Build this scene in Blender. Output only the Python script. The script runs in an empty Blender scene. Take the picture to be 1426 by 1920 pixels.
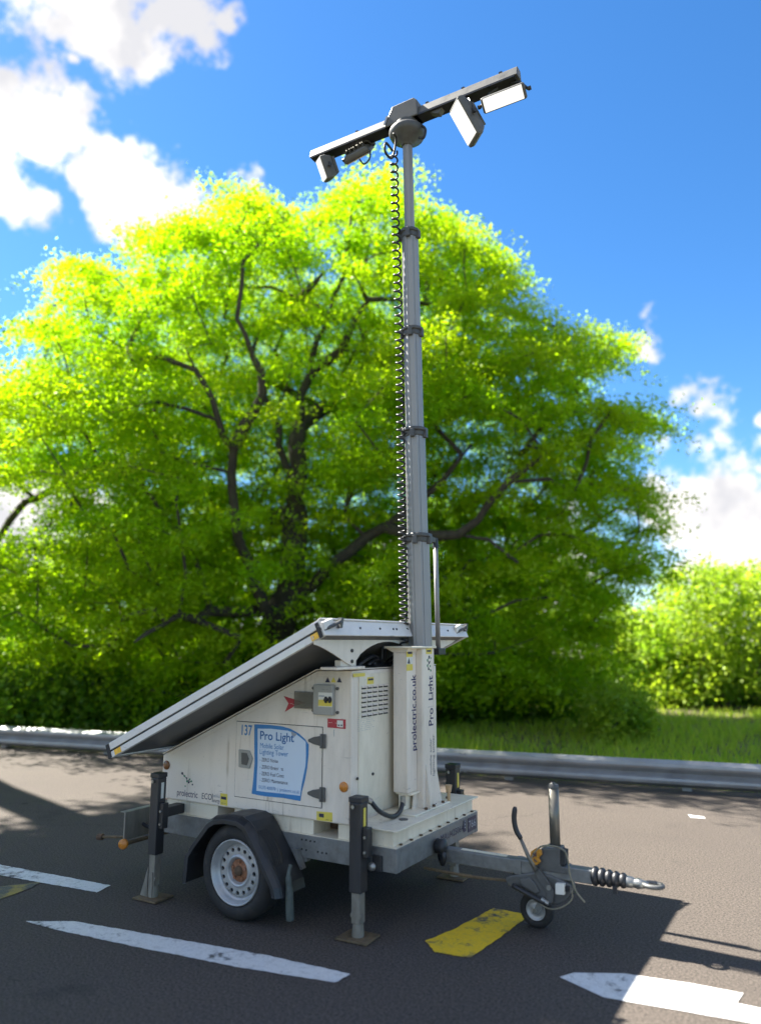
import bpy, bmesh, math, random
import numpy as np
from mathutils import Vector, Matrix
random.seed(7)
rng = np.random.default_rng(7)
R = math.radians
sc = bpy.context.scene
C = sc.collection

# ------------------------------------------------------------------ camera
CAM = Vector((0.0, 0.0, 1.65))
FOC, PCX, PCY = 1400.0, 713.0, 960.0
PITCH = math.atan2(243.0, FOC)
YAW = R(30.9)
camd = bpy.data.cameras.new('camera')
camd.sensor_width = 36.0
camd.lens = 36.0 * FOC / 1920.0
camd.clip_end = 2000
camd.dof.use_dof = True
camd.dof.focus_distance = 5.2
camd.dof.aperture_fstop = 0.75
cam = bpy.data.objects.new('camera', camd)
C.objects.link(cam)
cam.location = CAM
cam.rotation_euler = (math.pi / 2 + PITCH, 0, YAW)
sc.camera = cam
V_F = Vector((-math.sin(YAW) * math.cos(PITCH), math.cos(YAW) * math.cos(PITCH), math.sin(PITCH)))
V_R = Vector((math.cos(YAW), math.sin(YAW), 0))
V_U = V_R.cross(V_F)
V_H = Vector((-math.sin(YAW), math.cos(YAW), 0))

def ray(px, py):
    return (V_F * FOC + V_R * (px - PCX) - V_U * (py - PCY)).normalized()
def onx(px, py, x):
    d = ray(px, py); return CAM + d * ((x - CAM.x) / d.x)
def ony(px, py, y):
    d = ray(px, py); return CAM + d * ((y - CAM.y) / d.y)
def onz(px, py, z=0.0):
    d = ray(px, py); return CAM + d * ((z - CAM.z) / d.z)
def PL(r, f, z=0.0):                       # plan coordinates: right of / ahead of the viewpoint
    p = V_R * r + V_H * f; return Vector((p.x, p.y, z))
def onf(px, py, f):                        # measured point at a plan distance ahead -> (right, height)
    d = ray(px, py); t = f / d.dot(V_H); q = CAM + d * t
    return q.dot(V_R), q.z

# ------------------------------------------------------------------ sky and sun
SUN = (V_R * -0.73 + V_H * 0.42 + Vector((0, 0, 1.0))).normalized()
world = bpy.data.worlds.new('World'); sc.world = world; world.use_nodes = True
nt = world.node_tree; nt.nodes.clear()
def N(tree, kind, **kw):
    n = tree.nodes.new(kind)
    for k, v in kw.items(): setattr(n, k, v)
    return n
sky = N(nt, 'ShaderNodeTexSky', sky_type='NISHITA')
sky.sun_disc = False
sky.sun_elevation = math.asin(SUN.z)
sky.sun_rotation = math.atan2(SUN.x, SUN.y)
sky.altitude = 900; sky.air_density = 1.0; sky.dust_density = 0.25; sky.ozone_density = 4.5
SKY_STRENGTH = 0.058
tc = N(nt, 'ShaderNodeTexCoord')
blobs = []
def blob(px, py, r): blobs.append((ray(px, py), r))
for b in [(100,-20,.08),(190,20,.09),(140,25,.07),(225,55,.075),(300,20,.07),(250,75,.06),(275,110,.035),(340,40,.055),(365,85,.03),(430,30,.02),(120,125,.014),
          (30,240,.07),(95,250,.06),(130,220,.045),(40,340,.07),(100,370,.04),(180,330,.04),(0,180,.03),
          (250,350,.06),(310,340,.06),(345,360,.05),(215,385,.05),(255,410,.05),(455,335,.03),(470,345,.02),
          (1213,637,.02),(1195,636,.014),(1232,638,.014),(1290,730,.025),(1255,745,.028),(1280,790,.05),(1320,800,.045),(1345,790,.035),(1240,820,.03),
          (1420,815,.022),(1426,850,.02),(1412,775,.014),
          (1290,960,.09),(1370,930,.075),(1420,960,.10),(1350,1030,.11),(1430,1060,.12),(1250,1010,.06),(1240,960,.05),
          (0,960,.13),(100,980,.12),(-60,880,.09),(60,1060,.12),(180,900,.06),(-150,1000,.12),(400,1080,.12),(700,1090,.10),(1000,1080,.11)]:
    blob(*b)
for i in range(42):                        # the same broken cloud goes on round the rest of the sky
    for _ in range(200):
        az = random.uniform(-math.pi, math.pi); el = random.uniform(0.06, 1.2) ** 1.15
        d = Vector((math.cos(az) * math.cos(el), math.sin(az) * math.cos(el), math.sin(el)))
        f = d.dot(V_F)
        if f > 0.05 and abs(d.dot(V_R) / f) < 0.95 and abs(d.dot(V_U) / f) < 1.15: continue
        break
    blobs.append((d, random.uniform(0.10, 0.20)))
    side = Vector((-math.sin(az), math.cos(az), 0))
    blobs.append(((d + side * random.uniform(-.2, .2) + Vector((0, 0, random.uniform(-.04, .04)))).normalized(), random.uniform(0.07, 0.15)))
warp = N(nt, 'ShaderNodeTexNoise'); warp.inputs['Scale'].default_value = 9; warp.inputs['Detail'].default_value = 5
nt.links.new(tc.outputs['Generated'], warp.inputs['Vector'])
wv = N(nt, 'ShaderNodeVectorMath', operation='MULTIPLY_ADD')
nt.links.new(warp.outputs['Color'], wv.inputs[0]); wv.inputs[1].default_value = (.11, .11, .11)
wo = N(nt, 'ShaderNodeVectorMath', operation='SUBTRACT'); wo.inputs[1].default_value = (.055, .055, .055)
nt.links.new(tc.outputs['Generated'], wo.inputs[0]); nt.links.new(wo.outputs[0], wv.inputs[2])
acc = None
for d, r in blobs:
    dist = N(nt, 'ShaderNodeVectorMath', operation='DISTANCE'); dist.inputs[1].default_value = d
    nt.links.new(wv.outputs[0], dist.inputs[0])
    m = N(nt, 'ShaderNodeMath', operation='MULTIPLY_ADD'); m.inputs[1].default_value = -1.0 / r; m.inputs[2].default_value = 1.0
    nt.links.new(dist.outputs['Value'], m.inputs[0])
    if acc is None: acc = m
    else:
        mx = N(nt, 'ShaderNodeMath', operation='MAXIMUM')
        nt.links.new(acc.outputs[0], mx.inputs[0]); nt.links.new(m.outputs[0], mx.inputs[1]); acc = mx
fb = N(nt, 'ShaderNodeTexNoise'); fb.inputs['Scale'].default_value = 13; fb.inputs['Detail'].default_value = 11; fb.inputs['Roughness'].default_value = .66
nt.links.new(tc.outputs['Generated'], fb.inputs['Vector'])
dn = N(nt, 'ShaderNodeMath', operation='MULTIPLY_ADD'); dn.inputs[1].default_value = 3.4; dn.inputs[2].default_value = -1.78
nt.links.new(fb.outputs['Fac'], dn.inputs[0])
ac = N(nt, 'ShaderNodeMath', operation='MAXIMUM'); ac.inputs[1].default_value = -0.6
nt.links.new(acc.outputs[0], ac.inputs[0])
dens = N(nt, 'ShaderNodeMath', operation='ADD')
nt.links.new(ac.outputs[0], dens.inputs[0]); nt.links.new(dn.outputs[0], dens.inputs[1])
ramp = N(nt, 'ShaderNodeMapRange', interpolation_type='SMOOTHSTEP')
ramp.inputs['From Min'].default_value = 0.0; ramp.inputs['From Max'].default_value = 0.58
nt.links.new(dens.outputs[0], ramp.inputs['Value'])
cl2 = N(nt, 'ShaderNodeTexNoise'); cl2.inputs['Scale'].default_value = 7; cl2.inputs['Detail'].default_value = 6
nt.links.new(tc.outputs['Generated'], cl2.inputs['Vector'])
ccol = N(nt, 'ShaderNodeMix', data_type='RGBA')
ccol.inputs['A'].default_value = (3.2, 3.2, 3.35, 1); ccol.inputs['B'].default_value = (5.8, 5.55, 5.2, 1)
cr = N(nt, 'ShaderNodeMapRange'); cr.inputs['From Min'].default_value = .38; cr.inputs['From Max'].default_value = .55
nt.links.new(cl2.outputs['Fac'], cr.inputs['Value']); nt.links.new(cr.outputs[0], ccol.inputs['Factor'])
mixc = N(nt, 'ShaderNodeMix', data_type='RGBA')
nt.links.new(ramp.outputs[0], mixc.inputs['Factor'])
hs = N(nt, 'ShaderNodeHueSaturation'); hs.inputs['Saturation'].default_value = 1.22
nt.links.new(sky.outputs[0], hs.inputs['Color']); nt.links.new(hs.outputs[0], mixc.inputs['A']); nt.links.new(ccol.outputs['Result'], mixc.inputs['B'])
bg = N(nt, 'ShaderNodeBackground'); bg.inputs['Strength'].default_value = SKY_STRENGTH
nt.links.new(mixc.outputs['Result'], bg.inputs['Color'])
wout = N(nt, 'ShaderNodeOutputWorld'); nt.links.new(bg.outputs[0], wout.inputs['Surface'])

sl = bpy.data.lights.new('sun', 'SUN'); sl.energy = 5.0; sl.angle = R(0.55); sl.color = (1.0, 0.95, 0.86)
so = bpy.data.objects.new('sun', sl); C.objects.link(so)
so.rotation_euler = (-SUN).to_track_quat('-Z', 'Y').to_euler(); so.location = SUN * 60

sc.view_settings.view_transform = 'Standard'; sc.view_settings.look = 'None'
sc.view_settings.exposure = 2.2; sc.view_settings.gamma = 1.0
sc.render.engine = 'CYCLES'
cy = sc.cycles
cy.use_denoising = True; cy.use_adaptive_sampling = True; cy.adaptive_threshold = 0.015
cy.max_bounces = 8; cy.diffuse_bounces = 4; cy.glossy_bounces = 3; cy.transmission_bounces = 5; cy.transparent_max_bounces = 8
cy.sample_clamp_indirect = 6.0

# ------------------------------------------------------------------ materials
MAT = {}
def new_mat(name):
    m = bpy.data.materials.new(name); m.use_nodes = True
    t = m.node_tree; b = t.nodes['Principled BSDF']; MAT[name] = m
    return m, t, b
def tex_noise(t, scale, detail=4, rough=.5, stretch=None, obj=True):
    n = N(t, 'ShaderNodeTexNoise'); n.inputs['Scale'].default_value = scale
    n.inputs['Detail'].default_value = detail; n.inputs['Roughness'].default_value = rough
    c = N(t, 'ShaderNodeTexCoord'); src = c.outputs['Object']
    if stretch:
        mp = N(t, 'ShaderNodeMapping'); mp.inputs['Scale'].default_value = stretch
        t.links.new(src, mp.inputs['Vector']); src = mp.outputs[0]
    t.links.new(src, n.inputs['Vector'])
    return n.outputs['Fac']
def rmap(t, src, a, b, lo=0., hi=1.):
    m = N(t, 'ShaderNodeMapRange'); m.inputs['From Min'].default_value = a; m.inputs['From Max'].default_value = b
    m.inputs['To Min'].default_value = lo; m.inputs['To Max'].default_value = hi
    t.links.new(src, m.inputs['Value']); return m.outputs[0]
def mixrgb(t, fac, a, b):
    m = N(t, 'ShaderNodeMix', data_type='RGBA')
    for s, v in (('A', a), ('B', b)):
        if isinstance(v, tuple): m.inputs[s].default_value = (*v, 1)
        else: t.links.new(v, m.inputs[s])
    if isinstance(fac, (int, float)): m.inputs['Factor'].default_value = fac
    else: t.links.new(fac, m.inputs['Factor'])
    return m.outputs['Result']
def bump(t, b, src, strength, dist):
    n = N(t, 'ShaderNodeBump'); n.inputs['Strength'].default_value = strength; n.inputs['Distance'].default_value = dist
    t.links.new(src, n.inputs['Height']); t.links.new(n.outputs[0], b.inputs['Normal'])
def basic(name, col, rough=.5, metal=0., var=.12, scale=9., dirt=None, dirt_amt=.35, stretch=None, bmp=0., spec=.5):
    m, t, b = new_mat(name)
    f = tex_noise(t, scale, 6, .6, stretch)
    lo = tuple(c * (1 - var) for c in col); hi = tuple(min(1, c * (1 + var)) for c in col)
    c = mixrgb(t, rmap(t, f, .3, .7), lo, hi)
    if dirt:
        f2 = tex_noise(t, scale * .6, 8, .7, stretch)
        c = mixrgb(t, rmap(t, f2, .5, .78, 0, dirt_amt), c, dirt)
    t.links.new(c, b.inputs['Base Color'])
    t.links.new(rmap(t, f, .3, .7, max(0, rough - .1), min(1, rough + .12)), b.inputs['Roughness'])
    b.inputs['Metallic'].default_value = metal
    b.inputs['Specular IOR Level'].default_value = spec
    if bmp: bump(t, b, tex_noise(t, scale * 6, 4), bmp, .002)
    return m
basic('white_paint', (.80, .71, .60), .42, var=.05, scale=3, dirt=(.36, .31, .23), dirt_amt=.6, stretch=(1, 1, .22))
basic('cream_paint', (.77, .70, .55), .45, var=.06, scale=4, dirt=(.36, .30, .19), dirt_amt=.6, stretch=(1, 1, .3))
basic('panel_frame', (.70, .67, .62), .38, var=.06, scale=5, dirt=(.45, .42, .37), dirt_amt=.4)
basic('panel_underside', (.10, .10, .10), .5, metal=.0, var=.3, scale=2.5, dirt=(.2, .19, .17), dirt_amt=.5)
basic('galvanised', (.20, .205, .20), .5, metal=.35, var=.22, scale=22, dirt=(.12, .115, .10), dirt_amt=.5)
basic('mast_metal', (.29, .285, .275), .46, metal=.35, var=.10, scale=14, dirt=(.19, .19, .185), dirt_amt=.45, stretch=(1, 1, .06))
basic('collar_metal', (.085, .085, .082), .5, metal=.3, var=.2, scale=20)
basic('grey_coated', (.095, .092, .085), .5, var=.15, scale=12)
basic('black_tube', (.022, .022, .024), .42, var=.3, scale=8, dirt=(.10, .09, .08), dirt_amt=.35, stretch=(1, 1, .3))
basic('black_plastic', (.018, .019, .022), .45, var=.3, scale=10, dirt=(.07, .065, .055), dirt_amt=.5)
basic('rubber', (.020, .019, .018), .8, var=.3, scale=14, dirt=(.085, .07, .05), dirt_amt=.6, bmp=.3)
basic('rim_silver', (.42, .42, .41), .42, metal=.45, var=.1, scale=18, dirt=(.22, .2, .18), dirt_amt=.5)
basic('rust', (.24, .105, .05), .85, var=.45, scale=40, dirt=(.42, .25, .18), dirt_amt=.7, bmp=.5)
basic('rusty_dark', (.11, .065, .035), .85, var=.4, scale=30, bmp=.4)
basic('dirty_steel', (.25, .23, .19), .6, metal=.35, var=.25, scale=18, dirt=(.11, .09, .06), dirt_amt=.7, stretch=(1, 1, .3))
basic('foot_steel', (.14, .10, .055), .75, metal=.2, var=.4, scale=24, dirt=(.06, .045, .03), dirt_amt=.7)
basic('cast_alloy', (.12, .122, .12), .5, metal=.35, var=.15, scale=16, dirt=(.05, .048, .042), dirt_amt=.6)
basic('zinc_bright', (.32, .32, .30), .35, metal=.7, var=.15, scale=30)
basic('dark_bolt', (.05, .05, .05), .5, metal=.4)
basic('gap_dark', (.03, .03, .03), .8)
basic('blue_print', (.035, .20, .46), .5, var=.08, scale=12)
basic('poster_pale', (.60, .69, .78), .5, var=.03, scale=4)
basic('blue_ink', (.025, .13, .34), .5, var=.05)
basic('dark_ink', (.025, .025, .06), .5, var=.05)
basic('grey_ink', (.30, .33, .36), .5, var=.05)
basic('green_ink', (.05, .22, .10), .5, var=.05)
basic('navy_ink', (.025, .02, .09), .5, var=.05)
basic('yellow_label', (.72, .58, .08), .5, var=.08, scale=20, dirt=(.5, .45, .25), dirt_amt=.5)
basic('red_label', (.42, .03, .045), .45, var=.12, scale=20)
basic('orange_reflector', (.55, .20, .03), .25, var=.15, scale=30)
basic('brown_reflector', (.20, .075, .02), .3, var=.2, scale=40)
basic('amber_marker', (.85, .48, .05), .25, var=.1, scale=40)
basic('control_grey', (.34, .33, .29), .5, var=.08)
basic('control_face', (.72, .70, .62), .5, var=.05)
basic('orange_tag', (.45, .20, .015), .5, var=.25, scale=60)
basic('pale_cable', (.22, .20, .14), .6, var=.2)
basic('cork', (.50, .33, .18), .8, var=.2)
basic('worn_green', (.075, .09, .08), .7, var=.3, scale=40, bmp=.5)
basic('silver_tube', (.17, .16, .135), .38, metal=.5, var=.1, scale=10, dirt=(.10, .085, .05), dirt_amt=.4, stretch=(1, 1, .2))
basic('galv_rail', (.31, .312, .305), .42, metal=.5, var=.14, scale=5, dirt=(.24, .22, .19), dirt_amt=.5)
basic('bark', (.055, .045, .032), .9, var=.45, scale=12, stretch=(1, 1, .25), bmp=.8)
basic('bark_pale', (.15, .12, .085), .9, var=.35, scale=12, stretch=(1, 1, .25), bmp=.8)
for nm in ('white_paint', 'cream_paint', 'panel_frame'):
    m = MAT[nm]; t = m.node_tree; b = t.nodes['Principled BSDF']; src = b.inputs['Base Color'].links[0].from_socket
    run = tex_noise(t, 26, 5, .6, (1, 1, .045)); msk = tex_noise(t, 2.2, 3, .6)
    mm = N(t, 'ShaderNodeMath', operation='MULTIPLY'); t.links.new(rmap(t, run, .57, .70, 0, .75), mm.inputs[0]); t.links.new(rmap(t, msk, .45, .62), mm.inputs[1])
    c = mixrgb(t, mm.outputs[0], src, (.30, .22, .13))
    scr = tex_noise(t, 48, 4, .7, (.12, .12, 1)); mk2 = tex_noise(t, 5, 3, .6)
    mm = N(t, 'ShaderNodeMath', operation='MULTIPLY'); t.links.new(rmap(t, scr, .64, .70, 0, .7), mm.inputs[0]); t.links.new(rmap(t, mk2, .5, .6), mm.inputs[1])
    c = mixrgb(t, mm.outputs[0], c, (.24, .23, .21))
    spk = tex_noise(t, 110, 2, .5); c = mixrgb(t, rmap(t, spk, .70, .76, 0, .5), c, (.20, .16, .11))
    t.links.new(c, b.inputs['Base Color'])
# clear smoked flap
m, t, b = new_mat('smoked_clear')
b.inputs['Base Color'].default_value = (.10, .10, .09, 1); b.inputs['Roughness'].default_value = .2; b.inputs['Alpha'].default_value = .55
# solar cells: dark glass with fine cell grid
m, t, b = new_mat('solar_glass')
br = N(t, 'ShaderNodeTexBrick'); br.offset = 0; br.inputs['Scale'].default_value = 6.4
br.inputs['Color1'].default_value = (.012, .017, .05, 1); br.inputs['Color2'].default_value = (.015, .02, .058, 1); br.inputs['Mortar'].default_value = (.25, .26, .28, 1)
br.inputs['Mortar Size'].default_value = .012; br.inputs['Brick Width'].default_value = 1.; br.inputs['Row Height'].default_value = 1.
t.links.new(br.outputs['Color'], b.inputs['Base Color']); b.inputs['Roughness'].default_value = .08
# lit lamp lens
def emis(name, col, s):
    m, t, b = new_mat(name)
    b.inputs['Base Color'].default_value = (.10, .10, .095, 1); b.inputs['Roughness'].default_value = .3
    b.inputs['Emission Color'].default_value = (*col, 1); b.inputs['Emission Strength'].default_value = s
emis('lamp_lens', (1.0, .97, .88), .26)
emis('led_dot', (1.0, .93, .75), .3)
# asphalt
m, t, b = new_mat('asphalt')
g = tex_noise(t, 75, 3, .8); g2 = tex_noise(t, 36, 4, .7); big = tex_noise(t, .55, 5, .6); mid = tex_noise(t, 3.2, 5, .65)
c = mixrgb(t, rmap(t, g, .35, .68), (.018, .0155, .0135), (.142, .118, .098))
c = mixrgb(t, rmap(t, g2, .55, .72, 0, .5), c, (.135, .114, .097))
c = mixrgb(t, rmap(t, big, .35, .65, 0, .35), c, (.060, .050, .043))
c = mixrgb(t, rmap(t, mid, .55, .75, 0, .22), c, (.042, .036, .033))
# oil spots, a tar seam and hair cracks
oil = tex_noise(t, 1.3, 3, .5); c = mixrgb(t, rmap(t, oil, .66, .74, 0, .55), c, (.018, .017, .017))
vc = N(t, 'ShaderNodeTexVoronoi', feature='DISTANCE_TO_EDGE'); vc.inputs['Scale'].default_value = .55
vo_ = N(t, 'ShaderNodeTexCoord'); vw = N(t, 'ShaderNodeTexNoise'); vw.inputs['Scale'].default_value = 3.; vw.inputs['Detail'].default_value = 6
vm = N(t, 'ShaderNodeVectorMath', operation='MULTIPLY_ADD'); vm.inputs[1].default_value = (.5, .5, 0)
t.links.new(vo_.outputs['Object'], vw.inputs['Vector']); t.links.new(vw.outputs['Color'], vm.inputs[0]); t.links.new(vo_.outputs['Object'], vm.inputs[2]); t.links.new(vm.outputs[0], vc.inputs['Vector'])
ck1 = rmap(t, vc.outputs['Distance'], .001, .004, 1., 0.); ck2 = rmap(t, tex_noise(t, .35, 2), .54, .62, 0, .6)
ckm = N(t, 'ShaderNodeMath', operation='MULTIPLY'); t.links.new(ck1, ckm.inputs[0]); t.links.new(ck2, ckm.inputs[1])
c = mixrgb(t, ckm.outputs[0], c, (.012, .011, .011))
t.links.new(c, b.inputs['Base Color']); b.inputs['Roughness'].default_value = .86; b.inputs['Specular IOR Level'].default_value = .25
bump(t, b, g, .22, .003)
# road paint
def paint(name, col, wear):
    m, t, b = new_mat(name)
    g = tex_noise(t, 150, 3, .7); w = tex_noise(t, 9, 8, .72); w2 = tex_noise(t, 1.6, 4, .6)
    a = N(t, 'ShaderNodeMath', operation='ADD'); t.links.new(rmap(t, w, 0, 1, 0, .62), a.inputs[0]); t.links.new(rmap(t, w2, 0, 1, 0, .38), a.inputs[1])
    f = rmap(t, a.outputs[0], wear - .03, wear + .05)
    base = mixrgb(t, rmap(t, g, .35, .7), tuple(x * .8 for x in col), col)
    c = mixrgb(t, f, base, mixrgb(t, rmap(t, g, .35, .68), (.03, .03, .03), (.12, .11, .10)))
    gr = tex_noise(t, 26, 6, .75); c = mixrgb(t, rmap(t, gr, .50, .80, 0, .55), c, (.16, .145, .125))
    t.links.new(c, b.inputs['Base Color']); b.inputs['Roughness'].default_value = .7
    bump(t, b, g, .4, .003)
paint('white_road_paint', (.70, .69, .66), .565)
paint('yellow_road_paint', (.80, .52, .010), .555)
paint('faded_yellow_paint', (.30, .22, .05), .46)
# ground with grass and bare earth
m, t, b = new_mat('earth')
n1 = tex_noise(t, .5, 6, .6); n2 = tex_noise(t, 14, 5, .7)
c = mixrgb(t, rmap(t, n1, .42, .58), (.055, .075, .018), (.13, .095, .06))
c = mixrgb(t, rmap(t, n2, .3, .7, 0, .5), c, (.05, .05, .02))
t.links.new(c, b.inputs['Base Color']); b.inputs['Roughness'].default_value = .95
bump(t, b, n2, .8, .03)
# leaves
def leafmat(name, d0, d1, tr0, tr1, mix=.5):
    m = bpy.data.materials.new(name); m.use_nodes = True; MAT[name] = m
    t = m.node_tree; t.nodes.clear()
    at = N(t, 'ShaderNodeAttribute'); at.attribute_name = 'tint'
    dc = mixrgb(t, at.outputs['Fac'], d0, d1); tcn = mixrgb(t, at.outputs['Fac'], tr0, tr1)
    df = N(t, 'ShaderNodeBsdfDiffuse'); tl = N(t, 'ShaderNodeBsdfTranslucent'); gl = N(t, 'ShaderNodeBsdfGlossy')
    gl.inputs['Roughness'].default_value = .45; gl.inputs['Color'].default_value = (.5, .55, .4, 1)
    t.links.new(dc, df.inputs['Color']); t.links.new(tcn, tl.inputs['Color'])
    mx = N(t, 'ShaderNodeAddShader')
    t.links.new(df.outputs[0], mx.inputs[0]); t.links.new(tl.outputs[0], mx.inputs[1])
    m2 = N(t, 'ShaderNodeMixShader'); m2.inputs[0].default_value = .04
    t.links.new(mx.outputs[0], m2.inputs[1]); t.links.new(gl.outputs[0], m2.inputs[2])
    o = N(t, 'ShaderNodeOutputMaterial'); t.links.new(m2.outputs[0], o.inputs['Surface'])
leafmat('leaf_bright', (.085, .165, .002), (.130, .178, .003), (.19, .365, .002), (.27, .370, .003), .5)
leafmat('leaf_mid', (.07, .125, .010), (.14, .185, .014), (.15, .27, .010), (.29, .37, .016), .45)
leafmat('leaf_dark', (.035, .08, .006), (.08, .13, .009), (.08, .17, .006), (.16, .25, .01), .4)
leafmat('grass_blade', (.08, .15, .010), (.20, .23, .02), (.18, .32, .012), (.36, .42, .03), .4)

# ------------------------------------------------------------------ mesh helpers
class MB:
    def __init__(s): s.v = []; s.f = []
    def add(s, vs, fs):
        o = len(s.v); s.v += [Vector(p) for p in vs]; s.f += [tuple(i + o for i in f) for f in fs]; return s
    def obox(s, c, ax, ay, az):
        c, ax, ay, az = Vector(c), Vector(ax), Vector(ay), Vector(az)
        vs = [c + ax * i + ay * j + az * k for k in (-1, 1) for j in (-1, 1) for i in (-1, 1)]
        fs = [(0, 2, 3, 1), (4, 5, 7, 6), (0, 1, 5, 4), (2, 6, 7, 3), (0, 4, 6, 2), (1, 3, 7, 5)]
        if ax.cross(ay).dot(az) < 0: fs = [f[::-1] for f in fs]
        return s.add(vs, fs)
    def box(s, x0, x1, y0, y1, z0, z1):
        return s.obox(((x0 + x1) / 2, (y0 + y1) / 2, (z0 + z1) / 2), (abs(x1 - x0) / 2, 0, 0), (0, abs(y1 - y0) / 2, 0), (0, 0, abs(z1 - z0) / 2))
    def prism(s, poly, off):
        poly = [Vector(p) for p in poly]; off = Vector(off); n = len(poly)
        nor = Vector((0, 0, 0))
        for i in range(n): nor += poly[i].cross(poly[(i + 1) % n])
        if nor.dot(off) > 0: poly = poly[::-1]
        vs = poly + [p + off for p in poly]
        fs = [tuple(range(n)), tuple(range(2 * n - 1, n - 1, -1))] + [(i, i + n, (i + 1) % n + n, (i + 1) % n) for i in range(n)]
        return s.add(vs, fs)
    def cyl(s, p0, p1, r0, r1=None, n=16, caps=True, ph=0.):
        p0, p1 = Vector(p0), Vector(p1); r1 = r0 if r1 is None else r1
        d = (p1 - p0).normalized(); a = d.orthogonal().normalized(); b = d.cross(a)
        if abs(d.z) > .99:
            a = Vector((1, 0, 0)); b = d.cross(a)
        vs = []
        for p, r in ((p0, r0), (p1, r1)):
            vs += [p + (a * math.cos(ph + 2 * math.pi * i / n) + b * math.sin(ph + 2 * math.pi * i / n)) * r for i in range(n)]
        fs = [(i, (i + 1) % n, (i + 1) % n + n, i + n) for i in range(n)]
        if caps: fs += [tuple(range(n - 1, -1, -1)), tuple(range(n, 2 * n))]
        return s.add(vs, fs)
    def lathe(s, prof, o, axis, n=32, closed=False):
        o, d = Vector(o), Vector(axis).normalized(); a = d.orthogonal().normalized(); b = d.cross(a)
        vs = []
        for r, h in prof:
            vs += [o + d * h + (a * math.cos(2 * math.pi * i / n) + b * math.sin(2 * math.pi * i / n)) * r for i in range(n)]
        k = len(prof)
        fs = [(j * n + i, j * n + (i + 1) % n, ((j + 1) % k) * n + (i + 1) % n, ((j + 1) % k) * n + i) for j in range(k if closed else k - 1) for i in range(n)]
        return s.add(vs, fs)
    def tube(s, path, r, n=8, caps=True):
        path = [Vector(p) for p in path]; k = len(path)
        rr = r if isinstance(r, (list, tuple)) else [r] * k
        t0 = (path[1] - path[0]).normalized(); a = t0.orthogonal().normalized(); vs = []
        for i, p in enumerate(path):
            t = (path[min(i + 1, k - 1)] - path[max(i - 1, 0)]).normalized()
            a = (a - t * a.dot(t)).normalized(); b = t.cross(a)
            vs += [p + (a * math.cos(2 * math.pi * j / n) + b * math.sin(2 * math.pi * j / n)) * rr[i] for j in range(n)]
        fs = [(i * n + j, i * n + (j + 1) % n, (i + 1) * n + (j + 1) % n, (i + 1) * n + j) for i in range(k - 1) for j in range(n)]
        if caps: fs += [tuple(range(n - 1, -1, -1)), tuple(range((k - 1) * n, k * n))]
        return s.add(vs, fs)
    def build(s, name, mat, parent=None, bevel=0., smooth=False, origin=None):
        o = Vector(origin) if origin is not None else (ORG.get(parent.name, Vector()) if parent else Vector())
        me = bpy.data.meshes.new(name); me.from_pydata([v - o for v in s.v], [], s.f); me.update()
        ob = bpy.data.objects.new(name, me); C.objects.link(ob)
        if mat: me.materials.append(MAT[mat])
        if smooth: me.polygons.foreach_set('use_smooth', [True] * len(me.polygons))
        if parent: ob.parent = parent; ORG[ob.name] = o
        else: ob.location = o; ORG[ob.name] = o
        if bevel:
            md = ob.modifiers.new('bevel', 'BEVEL'); md.width = bevel; md.segments = 2; md.limit_method = 'ANGLE'; md.angle_limit = R(35)
        return ob
ORG = {}
def tag(o, label=None, cat=None, group=None, kind=None):
    for k, v in (('label', label), ('category', cat), ('group', group), ('kind', kind)):
        if v: o[k] = v
    return o
def empty(name, loc):
    o = bpy.data.objects.new(name, None); C.objects.link(o); o.location = loc; o.empty_display_size = .2
    ORG[o.name] = Vector(loc); return o
def shared(me_ob, parent, loc):            # another object on the same mesh, moved by loc
    o = bpy.data.objects.new(me_ob.name.split('.')[0], me_ob.data); C.objects.link(o)
    o.parent = parent; o.location = loc
    for md in me_ob.modifiers:
        q = o.modifiers.new(md.name, md.type)
        if md.type == 'BEVEL': q.width = md.width; q.segments = md.segments; q.limit_method = md.limit_method; q.angle_limit = md.angle_limit
    return o
def spline(pts, n):
    pts = [Vector(p) for p in pts]; P = [pts[0] * 2 - pts[1]] + pts + [pts[-1] * 2 - pts[-2]]; out = []
    for i in range(1, len(P) - 2):
        for k in range(n):
            u = k / n; a, b, c, d = P[i - 1], P[i], P[i + 1], P[i + 2]
            out.append(.5 * ((2 * b) + (c - a) * u + (2 * a - 5 * b + 4 * c - d) * u * u + (3 * b - a - 3 * c + d) * u ** 3))
    out.append(pts[-1]); return out
def text(body, name, mat, parent, org, xd, yd, size, width=None, spacing=1.0, align='LEFT', bold=0.):
    """flat printed lettering: baseline start org, reading along xd, letters up yd; width fits the whole line"""
    cu = bpy.data.curves.new(name, 'FONT'); cu.body = body; cu.size = 1.0; cu.space_character = spacing; cu.resolution_u = 3; cu.offset = bold
    tmp = bpy.data.objects.new('tmp_text', cu); C.objects.link(tmp)
    me = bpy.data.meshes.new_from_object(tmp)
    C.objects.unlink(tmp); bpy.data.objects.remove(tmp)
    xs = [v.co.x for v in me.vertices]
    if not xs: return None
    sx = width / (max(xs) - min(xs)) if width else size
    x0 = min(xs); xd, yd, org = Vector(xd).normalized(), Vector(yd).normalized(), Vector(org)
    o = ORG.get(parent.name, Vector())
    for v in me.vertices: v.co = org + xd * ((v.co.x - x0) * sx) + yd * (v.co.y * size) - o
    me.name = name; me.materials.clear(); me.materials.append(MAT[mat])
    ob = bpy.data.objects.new(name, me); C.objects.link(ob); ob.parent = parent; ORG[ob.name] = o
    return ob

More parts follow.
